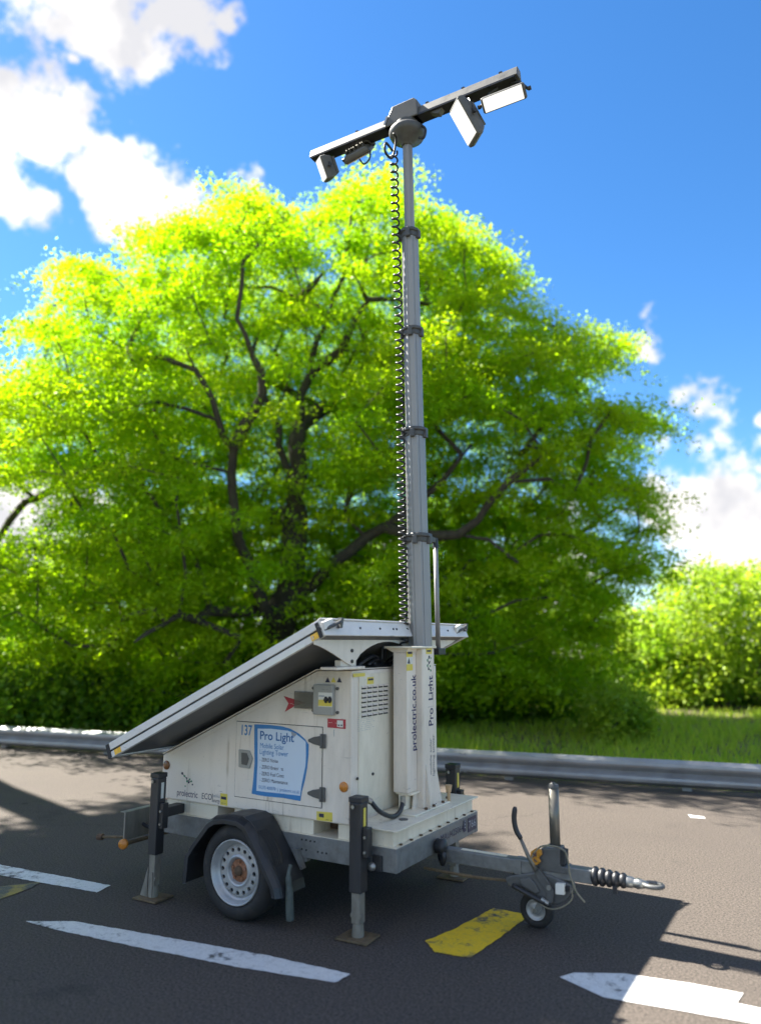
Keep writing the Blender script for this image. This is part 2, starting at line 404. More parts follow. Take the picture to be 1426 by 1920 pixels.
# ------------------------------------------------------------------ ground, road, markings
RO = PL(0.97, 9.62); RE = (V_R * .937 + V_H * -.349).normalized(); RN = Vector((RE.y, -RE.x, 0)).normalized()
if RN.dot(V_H) > 0: RN = -RN               # RE runs along the road, RN points from the rail back to the viewer
def RP(u, w, z=0.): return RO + RE * u + RN * w + Vector((0, 0, z))
gm = MB()
gm.add([(-450, -450, -.03), (450, -450, -.03), (450, 450, -.03), (-450, 450, -.03)], [(0, 1, 2, 3)])
tag(gm.build('ground', 'earth'), kind='structure')
rm = MB()
rm.add([RP(-120, -.25), RP(-120, 9.2), RP(120, 9.2), RP(120, -.25)], [(0, 1, 2, 3)])
rm.add([RP(-120, -.25, -.06), RP(120, -.25, -.06), RP(120, -.25), RP(-120, -.25)], [(0, 1, 2, 3)])
road = tag(rm.build('road', 'asphalt'), kind='structure')
def marking(name, pts, mat, seg=.025, jag=.0035):
    ps = [onz(*p, .004) if len(p) == 2 else Vector(p) for p in pts]
    out = []
    for i in range(len(ps)):
        a, b = ps[i], ps[(i + 1) % len(ps)]; k = max(1, int((b - a).length / seg))
        nrm = Vector((b.y - a.y, a.x - b.x, 0)).normalized()
        for j in range(k): out.append(a.lerp(b, j / k) + nrm * random.uniform(-jag, jag))
    me = MB(); n = len(out)
    me.v = [Vector((p.x, p.y, .004)) for p in out]; me.f = [tuple(range(n))]
    nor = sum((out[i].cross(out[(i + 1) % n]) for i in range(n)), Vector())
    if nor.z < 0: me.f = [tuple(range(n - 1, -1, -1))]
    return me.build(name, mat, road)
marking('lane_dash', [(48, 1727), (140, 1727), (340, 1762), (500, 1791), (657, 1826), (628, 1842), (440, 1812), (250, 1774), (110, 1744)], 'white_road_paint')
marking('lane_dash', [(-160, 1592), (0, 1621), (208, 1660), (182, 1673), (0, 1641), (-180, 1610)], 'white_road_paint')
marking('painted_arrow', [(1048, 1832), (1075, 1824), (1170, 1825), (1290, 1843), (1392, 1862), (1380, 1881), (1426, 1891), (1520, 1915), (1520, 1945), (1426, 1922), (1280, 1895), (1130, 1870)], 'white_road_paint', .08)
marking('yellow_bar', [(797, 1764), (850, 1742), (925, 1702), (992, 1716), (936, 1758), (880, 1796), (815, 1785)], 'yellow_road_paint')
marking('faded_yellow_line', [(-60, 1672), (0, 1662), (78, 1653), (60, 1664), (0, 1686), (-60, 1700)], 'faded_yellow_paint')
marking('paint_fleck', [(1288, 1527), (1318, 1531), (1322, 1535), (1294, 1533)], 'white_road_paint')

# ------------------------------------------------------------------ crash barrier
rail = empty('crash_barrier', RP(0, 0)); tag(rail, 'low grey metal crash barrier running along the far road edge', 'barrier')
prof = [(-.02, .045), (.0, .06), (.045, .085), (.05, .115), (.045, .14), (.0, .175), (-.012, .19), (.0, .205), (.045, .24), (.05, .265), (.045, .295), (.0, .32), (-.02, .335)]
L = 4.0
for k in range(-8, 7):
    u0, u1 = k * L, (k + 1) * L + .12; b = MB(); off = .0 if k % 2 else .006
    vs = []
    for u in (u0, u1): vs += [RP(u, w + off, z) for w, z in prof]
    for u in (u0, u1): vs += [RP(u, w + off - .004, z) for w, z in prof]
    n = len(prof)
    fs = [(i, i + 1, n + i + 1, n + i) for i in range(n - 1)] + [(2 * n + i, 3 * n + i, 3 * n + i + 1, 2 * n + i + 1) for i in range(n - 1)]
    fs += [(i, n * 2 + i, n * 2 + i + 1, i + 1) for i in range(n - 1)] + [(n + i, n + i + 1, n * 3 + i + 1, n * 3 + i) for i in range(n - 1)]
    b.add(vs, fs); b.build('beam', 'galv_rail', rail, smooth=False)
bolt0 = None
for k in range(-4, 4):
    for du in (.03, .09):
        for z in (.085, .117, .262, .294):
            p = RP(k * L + du, .052, z)
            if bolt0 is None: bolt0 = MB().cyl(p, p + RN * .012, .011, n=6).build('bolt', 'galv_rail', rail); pb0 = p
            else: shared(bolt0, rail, p - pb0)
for k in range(-16, 15):
    b = MB(); u = k * 2.0 + .6
    for (a0, a1, c0, c1) in ((-.05, .05, -.13, -.123), (-.05, .05, -.06, -.053), (-.004, .004, -.1225, -.0605)):
        b.prism([RP(u + a0, c0, -.05), RP(u + a1, c0, -.05), RP(u + a1, c1, -.05), RP(u + a0, c1, -.05)], (0, 0, .36))
    b.build('post', 'galv_rail', rail)

# ------------------------------------------------------------------ the lighting tower trailer
Y0, Y1, YC = 3.92, 5.06, 4.49
XF, XB = -2.24, -4.10
BX = -2.55                                  # cabinet front
T = empty('lighting_tower_trailer', (-3.2, YC, 0))
tag(T, 'white towable solar lighting tower with tall grey mast and four floodlights', 'light tower')
ORGT = Vector((-3.2, YC, 0))
# chassis
m = MB()
m.box(XB, XF, Y0, Y0 + .05, .352, .484); m.box(XB, XF, Y1 - .05, Y1, .352, .484)
m.box(XF - .05, XF, Y0 + .0501, Y1 - .0501, .354, .482); m.box(XB, XB + .05, Y0 + .0501, Y1 - .0501, .354, .482)
m.box(-3.3, -3.22, Y0 + .0501, Y1 - .0501, .40, .47)
chassis = m.build('chassis', 'galvanised', T, bevel=.004)
for (px, py) in ((596, 1597), (604, 1599), (612, 1600), (566, 1574), (574, 1575), (582, 1577), (590, 1578), (566, 1592), (574, 1594)):
    p = ony(px, py, Y0); MB().cyl(p, p + Vector((0, -.004, 0)), .006, n=8).build('bolt_hole', 'gap_dark', chassis)
# chassis lettering on front beam
fx = XF + .0015
a, b_ = onx(826, 1579, fx), onx(868, 1556, fx)
text('MAU42S064', 'lettering', 'dark_ink', chassis, a, (0, 1, 0), (0, 0, 1), .058, width=(b_ - a).y)
for (p0, p1, s) in (((868, 1539), (873, 1555), 'E'), ((876, 1535), (892, 1550), '766')):
    q0 = onx(*p0, fx); q1 = onx(*p1, fx)
    pl = MB().box(fx, fx + .002, q0.y, q1.y, q1.z - .01, q0.z).build('plate', 'dark_ink', chassis)
    text(s, 'lettering', 'grey_ink', chassis, (fx + .003, q0.y + .012, q1.z + .012), (0, 1, 0), (0, 0, 1), .07, width=q1.y - q0.y - .024)
# base tray with forklift pockets
m = MB()
fk = [ony(588, 1545, Y0 + .02).x, ony(634, 1550, Y0 + .02).x]; fk2 = [ony(409, 1515, Y0 + .02).x, ony(440, 1520, Y0 + .02).x]
segs = [(XB + .01, fk2[0]), (fk2[1], fk[0]), (fk[1], XF - .03)]
for x0, x1 in segs: m.box(x0, x1, Y0 + .018, Y1 - .018, .485, .572)
tray = m.build('base_tray', 'cream_paint', T, bevel=.004)
MB().box(XB + .02, XF - .05, Y0 + .20, Y1 - .20, .486, .570).build('pocket_back', 'rusty_dark', tray)
m = MB(); m.box(BX + .001, XF + .004, Y0 - .004, Y1 + .004, .573, .583); m.build('deck_plate', 'cream_paint', tray, bevel=.003)
m = MB(); m.box(XB + .01, XF - .002, Y0 - .001, Y1 + .001, .4845, .4885); m.build('lower_flange', 'cream_paint', tray)
for i in range(9):
    y = Y0 + .08 + i * .125
    MB().cyl((XF - .016, y, .488), (XF - .016, y, .496), .011, n=8).build('rivet', 'rusty_dark', tray)
for (px, py) in ((795, 1519), (815, 1510), (838, 1497)):
    p = onz(px, py, .583); MB().cyl(p, p + Vector((0, 0, .012)), .012, n=6).build('bolt', 'rusty_dark', tray)
p = onz(756, 1537, .583); MB().cyl(p, p + Vector((0, 0, .005)), .028, n=16).build('drain_cap', 'grey_coated', tray)

# cabinet
prof = [(-4.13, .575), (-4.13, .862), (-2.812, 1.468), (BX, 1.474), (BX, .5735 + .011), (BX, .575)]
m = MB(); m.prism([(x, Y0, z) for x, z in prof[:4]] + [(BX, Y0, .575)], (0, Y1 - Y0, 0))
cab = m.build('cabinet', 'white_paint', T, bevel=.006)
m = MB(); m.prism([(-4.122, Y0 - .0045, .583), (-4.122, Y0 - .0045, .832), (-2.806, Y0 - .0045, 1.432), (BX - .012, Y0 - .0045, 1.438), (BX - .012, Y0 - .0045, .583)], (0, .004, 0))
sp = m.build('side_panel', 'white_paint', cab, bevel=.0012)
m = MB()
m.prism([(-4.13, Y0 - .001, .867), (-2.814, Y0 - .001, 1.473), (BX + .001, Y0 - .001, 1.479), (BX + .001, Y0 - .001, 1.484), (-2.816, Y0 - .001, 1.479), (-4.136, Y0 - .001, .873)], (0, Y1 - Y0 + .002, 0))
m.build('roof_skin', 'white_paint', cab)
m = MB(); m.box(BX, BX + .006, Y0 + .075, Y1 - .03, .60, 1.452); fp = m.build('front_panel', 'cream_paint', cab, bevel=.002)
fx = BX + .006
# louvres: raised hood over a dark slot
cols = [677.2, 687.9, 698.0, 708.7, 718.2]
lp = None
for ci, cxp in enumerate(cols):
    a = onx(cxp, 1290 - (cxp - 677) * .11, fx); b_ = onx(cxp + 8.0, 1289 - (cxp - 677) * .11, fx)
    for r in range(7):
        z = 1.371 - r * .0282
        if lp is None:
            h = MB(); w = .058; y = a.y
            h.add([(fx, y, z + .008), (fx, y + w, z + .008), (fx + .012, y + w - .004, z - .004), (fx + .012, y + .004, z - .004), (fx + .001, y + w - .003, z - .005), (fx + .001, y + .003, z - .005)],
                  [(0, 3, 2, 1), (3, 5, 4, 2), (0, 5, 3), (1, 2, 4)])
            lp = h.build('louvre', 'white_paint', cab); ly, lz = y, z
            g = MB(); g.box(fx, fx + .0015, y + .002, y + w - .002, z - .014, z - .005); lg = g.build('louvre_slot', 'gap_dark', cab)
        else:
            shared(lp, cab, (0, a.y - ly, z - lz)); shared(lg, cab, (0, a.y - ly, z - lz))
# faint printed plate and labels on the front panel
a, b_ = onx(668, 1336, fx), onx(701, 1373, fx)
for r in range(10):
    z = a.z - .012 - r * (a.z - b_.z - .02) / 10
    text('- --- -- ---- --'[r % 4:], 'faint_print', 'grey_ink', cab, (fx + .001, a.y + .01, z), (0, 1, 0), (0, 0, 1), .022, width=(b_.y - a.y) * (.75 + .2 * ((r * 7) % 3) / 2))
def label_on_x(px0, py0, px1, py1, mat, par, x, name='sticker'):
    a, b = onx(px0, py0, x), onx(px1, py1, x)
    return MB().box(x, x + .0015, a.y, b.y, b.z, a.z).build(name, mat, par)
label_on_x(688, 1270, 700, 1282, 'yellow_label', cab, fx)
q = onx(690, 1272.5, fx + .002); MB().box(fx + .0015, fx + .0025, q.y, q.y + .06, q.z - .012, q.z).build('sticker_mark', 'dark_ink', cab)
label_on_x(662, 1263, 684, 1268, 'yellow_label', cab, fx)
# bolts on the front panel
for (px, py) in ((698, 1451), (669, 1460)):
    p = onx(px, py, fx); MB().cyl(p, p + Vector((.008, 0, 0)), .009, n=8).build('bolt', 'dark_bolt', cab)

# side stickers
YS = Y0 - .0045
def label_on_y(pts, mat, par, y=YS, name='sticker', th=.0015):
    ps = [ony(px, py, y) for px, py in pts]
    return MB().prism(ps, (0, -th, 0)).build(name, mat, par)
label_on_y([(614, 1347), (648, 1349), (648, 1367), (614, 1364)], 'red_label', cab)
label_on_y([(632, 1350.5), (643, 1351.2), (643, 1364), (632, 1363)], 'control_face', cab, YS - .0015)
for px in (635, 640):
    label_on_y([(px - 1.4, 1358.5), (px + 1.4, 1358.6), (px + 1.4, 1361.3), (px - 1.4, 1361)], 'dark_ink', cab, YS - .003, 'sticker_mark')
a = ony(616, 1356, YS - .002); text('-- -', 'sticker_mark', 'control_face', cab, a, (1, 0, 0), (0, 0, 1), .018, width=.062)
def fork(pts, par):
    o = label_on_y(pts, 'yellow_label', par); return o
fork([(593.5, 1521), (623, 1523.5), (623, 1541), (593.5, 1537.5)], cab)
label_on_y([(598, 1525), (607, 1526), (607, 1533), (598, 1531.5)], 'dark_ink', cab, YS - .0015, 'sticker_mark')
a = ony(611, 1539, YS - .002); text('-- -', 'sticker_mark', 'dark_ink', cab, a, (1, 0, 0), (0, 0, 1), .03, width=.042)
fork([(413.5, 1487), (426.5, 1489), (426.5, 1511), (413.5, 1508.5)], cab)
label_on_y([(415, 1493), (424, 1494.5), (424, 1500), (415, 1498)], 'dark_ink', cab, YS - .0015, 'sticker_mark')
a = ony(415.5, 1507.5, YS - .002); text('-- -', 'sticker_mark', 'dark_ink', cab, a, (1, 0, 0), (0, 0, 1), .03, width=.034)
# maker's lettering and molecule mark, low on the side
a, b_ = ony(332, 1491, YS - .001), ony(370.5, 1494, YS - .001); text('prolectric', 'lettering', 'navy_ink', cab, a, (1, 0, 0), (0, 0, 1), .062, width=b_.x - a.x)
a, b_ = ony(378.5, 1497.5, YS - .001), ony(397, 1499, YS - .001); text('ECO', 'lettering', 'dark_ink', cab, a, (1, 0, 0), (0, 0, 1), .055, width=b_.x - a.x)
a, b_ = ony(400, 1494.5, YS - .001), ony(412, 1496, YS - .001); text('technical', 'lettering', 'grey_ink', cab, a, (1, 0, 0), (0, 0, 1), .030, width=b_.x - a.x)
a, b_ = ony(400, 1504, YS - .001), ony(412, 1506, YS - .001); text('energy', 'lettering', 'dark_ink', cab, a, (1, 0, 0), (0, 0, 1), .036, width=b_.x - a.x)
label_on_y([(398.2, 1488), (398.9, 1488), (398.9, 1504), (398.2, 1504)], 'dark_ink', cab, name='lettering_bar')
def molecule(dots, links, put, mats, par, k=.0075):
    for (x, y), mt, s in zip(dots, mats, (1.2, 1, .8, 1, .8, 1, .9, .8, .7)):
        p, n = put(x, y); MB().cyl(p, p + n * .0012, k * s, n=10).build('logo_dot', mt, par)
    for i, j in links:
        p, n = put(*dots[i]); q, _ = put(*dots[j]); d = (q - p).normalized(); sd = d.cross(n).normalized() * .0022
        MB().obox((p + q) / 2 + n * .0005, (q - p) / 2, sd, n * .0004).build('logo_link', 'dark_ink', par)
molecule([(342, 1450), (346, 1455), (350, 1459), (351, 1465), (356, 1461), (354, 1467), (359, 1465), (361, 1471), (347.5, 1474)], [(0, 1), (1, 2), (2, 3), (3, 4), (4, 5), (5, 6)],
         lambda x, y: (ony(x, y, YS), Vector((0, -1, 0))), ['dark_ink', 'green_ink', 'dark_ink', 'green_ink', 'green_ink', 'dark_ink', 'green_ink', 'dark_ink', 'green_ink'], cab)
# round reflectors
for (px, py, mt) in ((644.5, 1475.5, 'orange_reflector'), (313, 1434.5, 'brown_reflector')):
    p = ony(px, py, YS); d = Vector((0, -1, 0))
    MB().lathe([(.030, 0), (.030, .006), (.026, .009), (.001, .011)], p, d, 24).build('reflector', mt, cab, smooth=True)
# small warning triangles above the control box
for (px, mt) in ((614, 'dark_ink'), (625, 'yellow_label'), (636, 'dark_ink')):
    p = ony(px, 1279.5, YS); w = .019
    MB().prism([p + Vector((-w, 0, 0)), p + Vector((w, 0, 0)), p + Vector((0, 0, .032))], (0, -.001, 0)).build('warning_mark', mt, cab)
# drain lines of dirt: small streaks with their own shape
label_on_y([(625.5, 1368), (626.8, 1368), (626.4, 1381), (625.8, 1381)], 'grey_ink', cab, name='stain')

# control box, open flap, knobs
cb = [ony(x, y, YS) for x, y in ((593, 1284), (629, 1285), (629, 1341), (593, 1338))]
m = MB(); m.box(cb[0].x, cb[1].x, YS - .035, YS, cb[2].z, cb[0].z + .004); box = m.build('control_box', 'control_grey', T, bevel=.005)
q0, q1 = ony(597, 1298, YS - .036), ony(622.5, 1326, YS - .036)
MB().box(q0.x, q1.x, YS - .0375, YS - .035, q1.z, q0.z).build('control_face', 'control_face', box)
MB().box(q0.x, q1.x, YS - .0385, YS - .0375, q1.z + .004, q1.z + .042).build('face_strip', 'yellow_label', box)
MB().box(q0.x + .004, q0.x + .045, YS - .0385, YS - .0375, q1.z + .060, q0.z - .018).build('face_display', 'grey_ink', box)
for px in (611.5, 619):
    p = ony(px, 1312, YS - .038); MB().lathe([(.0135, 0), (.0125, .012), (.001, .013)], p, (0, -1, 0), 14).build('knob', 'black_plastic', box, smooth=True)
    MB().obox(p + Vector((0, -.006, 0)), (.005, 0, 0), (0, .007, 0), (0, 0, .019)).build('knob_grip', 'black_plastic', box)
a = ony(603, 1293.5, YS - .036); text('-- -', 'sticker_mark', 'dark_ink', box, a, (1, 0, 0), (0, 0, 1), .016, width=.045)
q0, q1 = ony(551.5, 1296, YS - .03), ony(592.5, 1330, YS - .03)
MB().box(q0.x, q1.x - .002, YS - .031, YS - .025, q1.z, q0.z).build('clear_flap', 'smoked_clear', box, bevel=.002)
for (px, py) in ((588.5, 1290), (633, 1291), (633, 1336), (588, 1332)):
    p = ony(px, py, YS); MB().cyl(p, p + Vector((0, -.01, 0)), .010, n=10).build('screw', 'grey_coated', box)
label_on_y([(532, 1305), (551, 1311), (572, 1318), (552, 1324), (534, 1335), (541, 1319)], 'red_label', cab)
a = ony(544, 1320, YS - .002); text('-- -', 'sticker_mark', 'control_face', cab, a, (1, 0, -.25), (.25, 0, 1), .022, width=.07)

# door
dp = [ony(x, y, Y0 - .0045) for x, y in ((445, 1352), (605, 1364), (603, 1515), (441, 1492))]
dx0, dx1, dz0, dz1 = -3.452, -2.760, .655, 1.127
m = MB(); m.box(dx0 - .004, dx1 + .004, Y0 - .0058, Y0 - .0045, dz0 - .004, dz1 + .004); 
m2 = MB(); m2.box(dx0, dx1, Y0 - .0095, Y0 - .0058, dz0, dz1); door = m2.build('door', 'white_paint', T, bevel=.001)
m.build('door_seal', 'gap_dark', door)
YD = Y0 - .0095
for (zc) in (1.047, .735):
    hz = MB(); x = dx1
    hz.box(x - .008, x + .030, YD - .010, YD, zc - .042, zc + .042)
    hz.prism([(x - .009, YD - .0, zc - .030), (x - .009, YD, zc + .030), (x - .06, YD, zc + .020), (x - .10, YD, zc + .004), (x - .10, YD, zc - .010), (x - .06, YD, zc - .022)], (0, -.008, 0))
    hz.cyl((x + .004, YD - .013, zc - .042), (x + .004, YD - .013, zc + .042), .009, n=10)
    hz.build('hinge', 'grey_coated', door, bevel=.002)
lt = [ony(x, y, YD) for x, y in ((449, 1405), (469, 1407), (475, 1422), (469, 1441), (449, 1438))]
latch = MB().prism(lt, (0, -.010, 0)).build('latch', 'control_grey', door, bevel=.003)
lt2 = [ony(x, y, YD - .010) for x, y in ((453, 1411), (463, 1412), (467, 1423), (463, 1435), (453, 1433))]
MB().prism(lt2, (0, -.004, 0)).build('latch_paddle', 'grey_coated', door, bevel=.002)
# poster with a peeling corner: a curved sheet built in strips
def poster(pts, mat, lift, name):
    ps = [ony(px, py, YD) for px, py in pts]
    ps = [p + Vector((0, -lift - l, 0)) for p, l in zip(ps, [q[2] for q in pts_l[name]])]
    m = MB(); n = len(ps); m.v = ps; m.f = [tuple(range(n))]
    nor = sum((ps[i].cross(ps[(i + 1) % n]) for i in range(n)), Vector())
    if nor.y > 0: m.f = [tuple(range(n - 1, -1, -1))]
    return m.build(name, mat, door)
pts_l = {
 'poster': [(477, 1358, 0), (505, 1359, 0), (530, 1362, 0), (545, 1366.5, .0), (560, 1375, 0), (572, 1386, 0), (579, 1396, 0), (578.5, 1415, 0), (576, 1440, 0), (572, 1462, 0), (566, 1484, 0), (563.5, 1502, 0), (530, 1496, 0), (498, 1493, 0), (485, 1491, 0), (472, 1488, 0), (475, 1463, 0), (477.5, 1430, 0), (477, 1395, 0)],
 'poster_field': [(483.5, 1366, 0), (510, 1366.5, 0), (540, 1370, 0), (550, 1374, 0), (556, 1377, 0), (566, 1384.5, 0), (573.5, 1391, 0), (574, 1415, 0), (573, 1436, 0), (566, 1470, 0), (563, 1492, 0), (530, 1488, 0), (500, 1485, 0), (481, 1482.5, 0), (482, 1460, 0), (483.5, 1430, 0)]}
poster([p[:2] for p in pts_l['poster']], 'blue_print', .0015, 'poster')
poster([p[:2] for p in pts_l['poster_field']], 'poster_pale', .0025, 'poster_field')
label_on_y([(545, 1371), (556.5, 1376), (553, 1381), (547.5, 1379)], 'grey_ink', door, YD - .0025, 'peeled_corner', .001)
YP = YD - .0037
SL = (1, 0, -.0)
def pt(s, px, py, px2, size, mat):
    a = ony(px, py, YP); b = ony(px2, py + (px2 - px) * .1, YP)
    text(s, 'lettering', mat, door, a, (1, 0, 0), (0, 0, 1), size, width=b.x - a.x, bold=.014 if size > .07 else 0.)
a = ony(453, 1377.5, YD - .001); b_ = ony(472.5, 1378, YD - .001)
text('137', 'lettering', 'blue_print', door, a, (1, 0, 0), (0, 0, 1), .092, width=b_.x - a.x, bold=.016)
pt('Pro Light', 487.5, 1386, 551, .075, 'blue_ink')
pt('Mobile Solar', 487.5, 1402, 532, .046, 'blue_print')
pt('Lighting Tower', 487, 1413.5, 540, .046, 'blue_print')
pt('- ZERO Noise', 487, 1427, 521, .032, 'dark_ink')
pt('- ZERO Emissions', 487, 1440.5, 531, .032, 'dark_ink')
pt('- ZERO Fuel Costs', 487, 1453, 532, .032, 'dark_ink')
pt('- ZERO Maintenance', 487, 1465, 539, .032, 'dark_ink')
pt('01275 400570  |  prolectric.co.uk', 485, 1478.5, 561, .030, 'blue_print')
a = ony(522, 1446, YP); MB().prism([a + Vector((-.012, 0, -.014)), a + Vector((.016, 0, -.01)), a + Vector((.02, 0, .018)), a + Vector((.004, 0, .022)), a + Vector((-.004, 0, .005))], (0, -.0005, 0)).build('torn_patch', 'poster_pale', door)

# solar array: two stacked white trays with a dark shadow gap, dark underside
PN, PF = 3.49, 5.43
hi = Vector((-2.502, 0, 1.772)); lo = Vector((-4.19, 0, .985))
d = (hi - lo).normalized(); nrm = Vector((-d.z, 0, d.x))
def slab(m, s0, s1, y0, y1, t0, t1):        # along panel from lo, thickness measured downwards from the top plane
    Ln = (hi - lo).length
    c = lo + d * ((s0 + s1) / 2) - nrm * ((t0 + t1) / 2); c.y = (y0 + y1) / 2
    m.obox(c, d * (s1 - s0) / 2, (0, (y1 - y0) / 2, 0), nrm * (t1 - t0) / 2); return m
Ln = (hi - lo).length
m = MB(); slab(m, 0, Ln - .0, PN, PN + .03, 0, .047); slab(m, 0, Ln, PF - .03, PF, 0, .047)
slab(m, 0, .03, PN + .0301, PF - .0301, .0005, .0465); slab(m, Ln - .004, Ln + .022, PN, PF, -.004, .006)
pan = m.build('solar_array', 'panel_frame', T, bevel=.003)
m = MB(); slab(m, .03, Ln - .01, PN + .03, PF - .03, .004, .012); m.build('solar_glass', 'solar_glass', pan)
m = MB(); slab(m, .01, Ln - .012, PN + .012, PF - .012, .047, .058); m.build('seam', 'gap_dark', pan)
m = MB(); slab(m, -.01, Ln - .004, PN + .002, PN + .032, .058, .098); slab(m, -.01, Ln - .004, PF - .032, PF - .002, .058, .098); slab(m, -.01, .02, PN + .0322, PF - .0322, .058, .097)
m.build('lower_frame', 'panel_frame', pan, bevel=.003)
m = MB(); slab(m, .02, Ln - .02, PN + .0325, PF - .0325, .060, .090); m.build('underside_sheet', 'panel_underside', pan)
# front end plate, screws, catches
m = MB(); slab(m, Ln + .0, Ln + .012, PN, PF, .0065, .100); m.build('end_plate', 'panel_frame', pan, bevel=.003)
m = MB(); slab(m, Ln - .03, Ln - .0045, PN - .004, PN + .0015, .012, .102); m.build('corner_seal', 'gap_dark', pan)
m = MB(); slab(m, -.03, .0, PN - .003, PN + .06, .004, .095); m.build('corner_seal', 'gap_dark', pan)
def on_end(px, py): 
    return onx(px, py, hi.x + .03)
for px in (596, 633, 674, 711, 736, 742, 838):
    p = on_end(px, 1181 if px < 800 else 1181); q = lo + d * (Ln + .012) - nrm * .052
    c = Vector((q.x, p.y, q.z)); MB().cyl(c, c + d * .006, .007, n=8).build('screw', 'dark_bolt', pan)
for (px, sgn) in ((622, 1), (862, 1)):
    p = on_end(px, 1178); q = lo + d * (Ln + .014) - nrm * .045; c = Vector((q.x, p.y, q.z))
    k = MB().tube([c + Vector((0, -.09, -.02)), c + Vector((.02, -.03, .0)), c + Vector((.03, .03, .025)), c + Vector((.02, .06, .03))], .011, 8)
    k.obox(c + Vector((.02, .055, .02)), (.012, 0, 0), (0, .012, 0), (0, .008, .03))
    k.build('catch', 'collar_metal', pan)
    MB().obox(c + Vector((.006, -.055, .012)), (.01, 0, 0), (0, .045, .012), (0, -.006, .022)).build('catch_plate', 'panel_frame', pan, bevel=.003)
for s in (.035, Ln - .085):
    m = MB(); slab(m, s, s + .062, PN - .001, PN + .003, .060, .094); m.build('amber_marker', 'amber_marker', pan)
m = MB(); slab(m, Ln - .56, Ln - .14, PN - .0008, PN + .003, .078, .098); m.build('worn_strip', 'control_face', pan)
# bracket: curved double-V plate
bx = hi.x - .035
def bp(px, py): return onx(px, py, bx)
lowz = 1.682
yl, yr = PN - .01, PF + .01
pa = [Vector((bx, yl, lowz)), Vector((bx, yl + .02, lowz - .048))]
apx1, apx2 = 3.885, 4.76
for k in range(1, 10):
    u = k / 10; pa.append(Vector((bx, yl + .02 + (apx1 - .03 - yl - .02) * u, lowz - .048 - (lowz - .048 - 1.512) * (u ** 1.25))))
pa += [Vector((bx, apx1 - .02, 1.512)), Vector((bx, apx1, 1.506)), Vector((bx, apx1 + .02, 1.512))]
mid = (apx1 + apx2) / 2
for k in range(1, 12):
    u = k / 12; y = apx1 + .03 + (apx2 - .03 - apx1 - .03) * u
    pa.append(Vector((bx, y, 1.515 + .135 * math.sin(math.pi * u) ** .62)))
pa += [Vector((bx, apx2 - .02, 1.512)), Vector((bx, apx2, 1.506)), Vector((bx, apx2 + .02, 1.512))]
for k in range(1, 10):
    u = 1 - k / 10; pa.append(Vector((bx, yr - .08 - (yr - .08 - apx2 - .03) * u, lowz - .03 - (lowz - .03 - 1.512) * (u ** 1.1))))
pa += [Vector((bx, yr - .02, lowz))]
m = MB(); m.prism(pa, (.008, 0, 0)); br_ = m.build('pivot_bracket', 'white_paint', T)
for (px, py) in ((659, 1220), (659, 1240)):
    p = onx(px, py, bx + .008); MB().cyl(p, p + Vector((.008, 0, 0)), .011, n=8).build('bolt', 'dark_bolt', br_)
m = MB()
for y, e0, e1 in ((apx1, .19, .12), (apx2, .08, .08)): m.box(bx - .09, bx + .03, y - e0, y + e1, 1.485, 1.501)
m.build('pivot_foot', 'white_paint', br_, bevel=.003)
m = MB()
for y in (apx1, apx2): m.box(bx - .05, bx - .003, y - .10, y + .07, 1.5015, 1.54)
m.build('pivot_block', 'white_paint', br_, bevel=.004)
# cables and a dark ram under the array
for pts in ([(690, 1246), (708, 1236), (722, 1243), (737, 1232)], [(672, 1247), (700, 1230), (718, 1240), (724, 1212)], [(716, 1248), (717, 1215), (722, 1205)], [(700, 1244), (725, 1248), (738, 1240)]):
    MB().tube(spline([onx(px, py, -2.62) for px, py in pts], 6), .012, 6).build('loose_cable', 'black_plastic', br_, smooth=True)

# ---- tower column and cable box
CXF = -2.353
ct = onx(794, 1215, CXF); ct2 = onx(813, 1215, CXF)
YL, YR, ZT = 4.475, 4.648, 1.606
m = MB(); m.box(CXF - .19, CXF, YL, YR, .5835, ZT); col = m.build('tower_column', 'white_paint', T, bevel=.010)
m = MB()
m.prism([(CXF - .005, YR - .001, .5835), (CXF - .005, YR - .001, .98), (CXF - .005, YR + .004, .98), (CXF - .005, YR + .03, .80), (CXF - .005, YR + .10, .5835)], (-.012, 0, 0))
m.prism([(CXF - .05, YL + .001, .5835), (CXF - .05, YL + .001, .86), (CXF - .05, YL - .004, .86), (CXF - .05, YL - .055, .5835)], (-.012, 0, 0))
m.prism([(CXF - .001, YL + .03, .5835), (CXF - .001, YL + .03, .86), (CXF + .004, YL + .03, .86), (CXF + .035, YL + .03, .5835)], (0, .012, 0))
m.build('gusset', 'white_paint', col, bevel=.002)
m = MB(); m.box(CXF - .33, CXF + .045, YL - .20, YR + .12, .5832, .594); m.build('foot_plate', 'cream_paint', col, bevel=.003)
m = MB(); m.box(CXF - .20, CXF + .012, YL - .165, YR + .012, ZT, ZT + .014); m.build('top_flange', 'cream_paint', col, bevel=.003)
for (y) in (YL - .02, YL + .09, YR + .05):
    MB().cyl((CXF + .025, y, .594), (CXF + .025, y, .606), .012, n=6).build('bolt', 'rusty_dark', col)
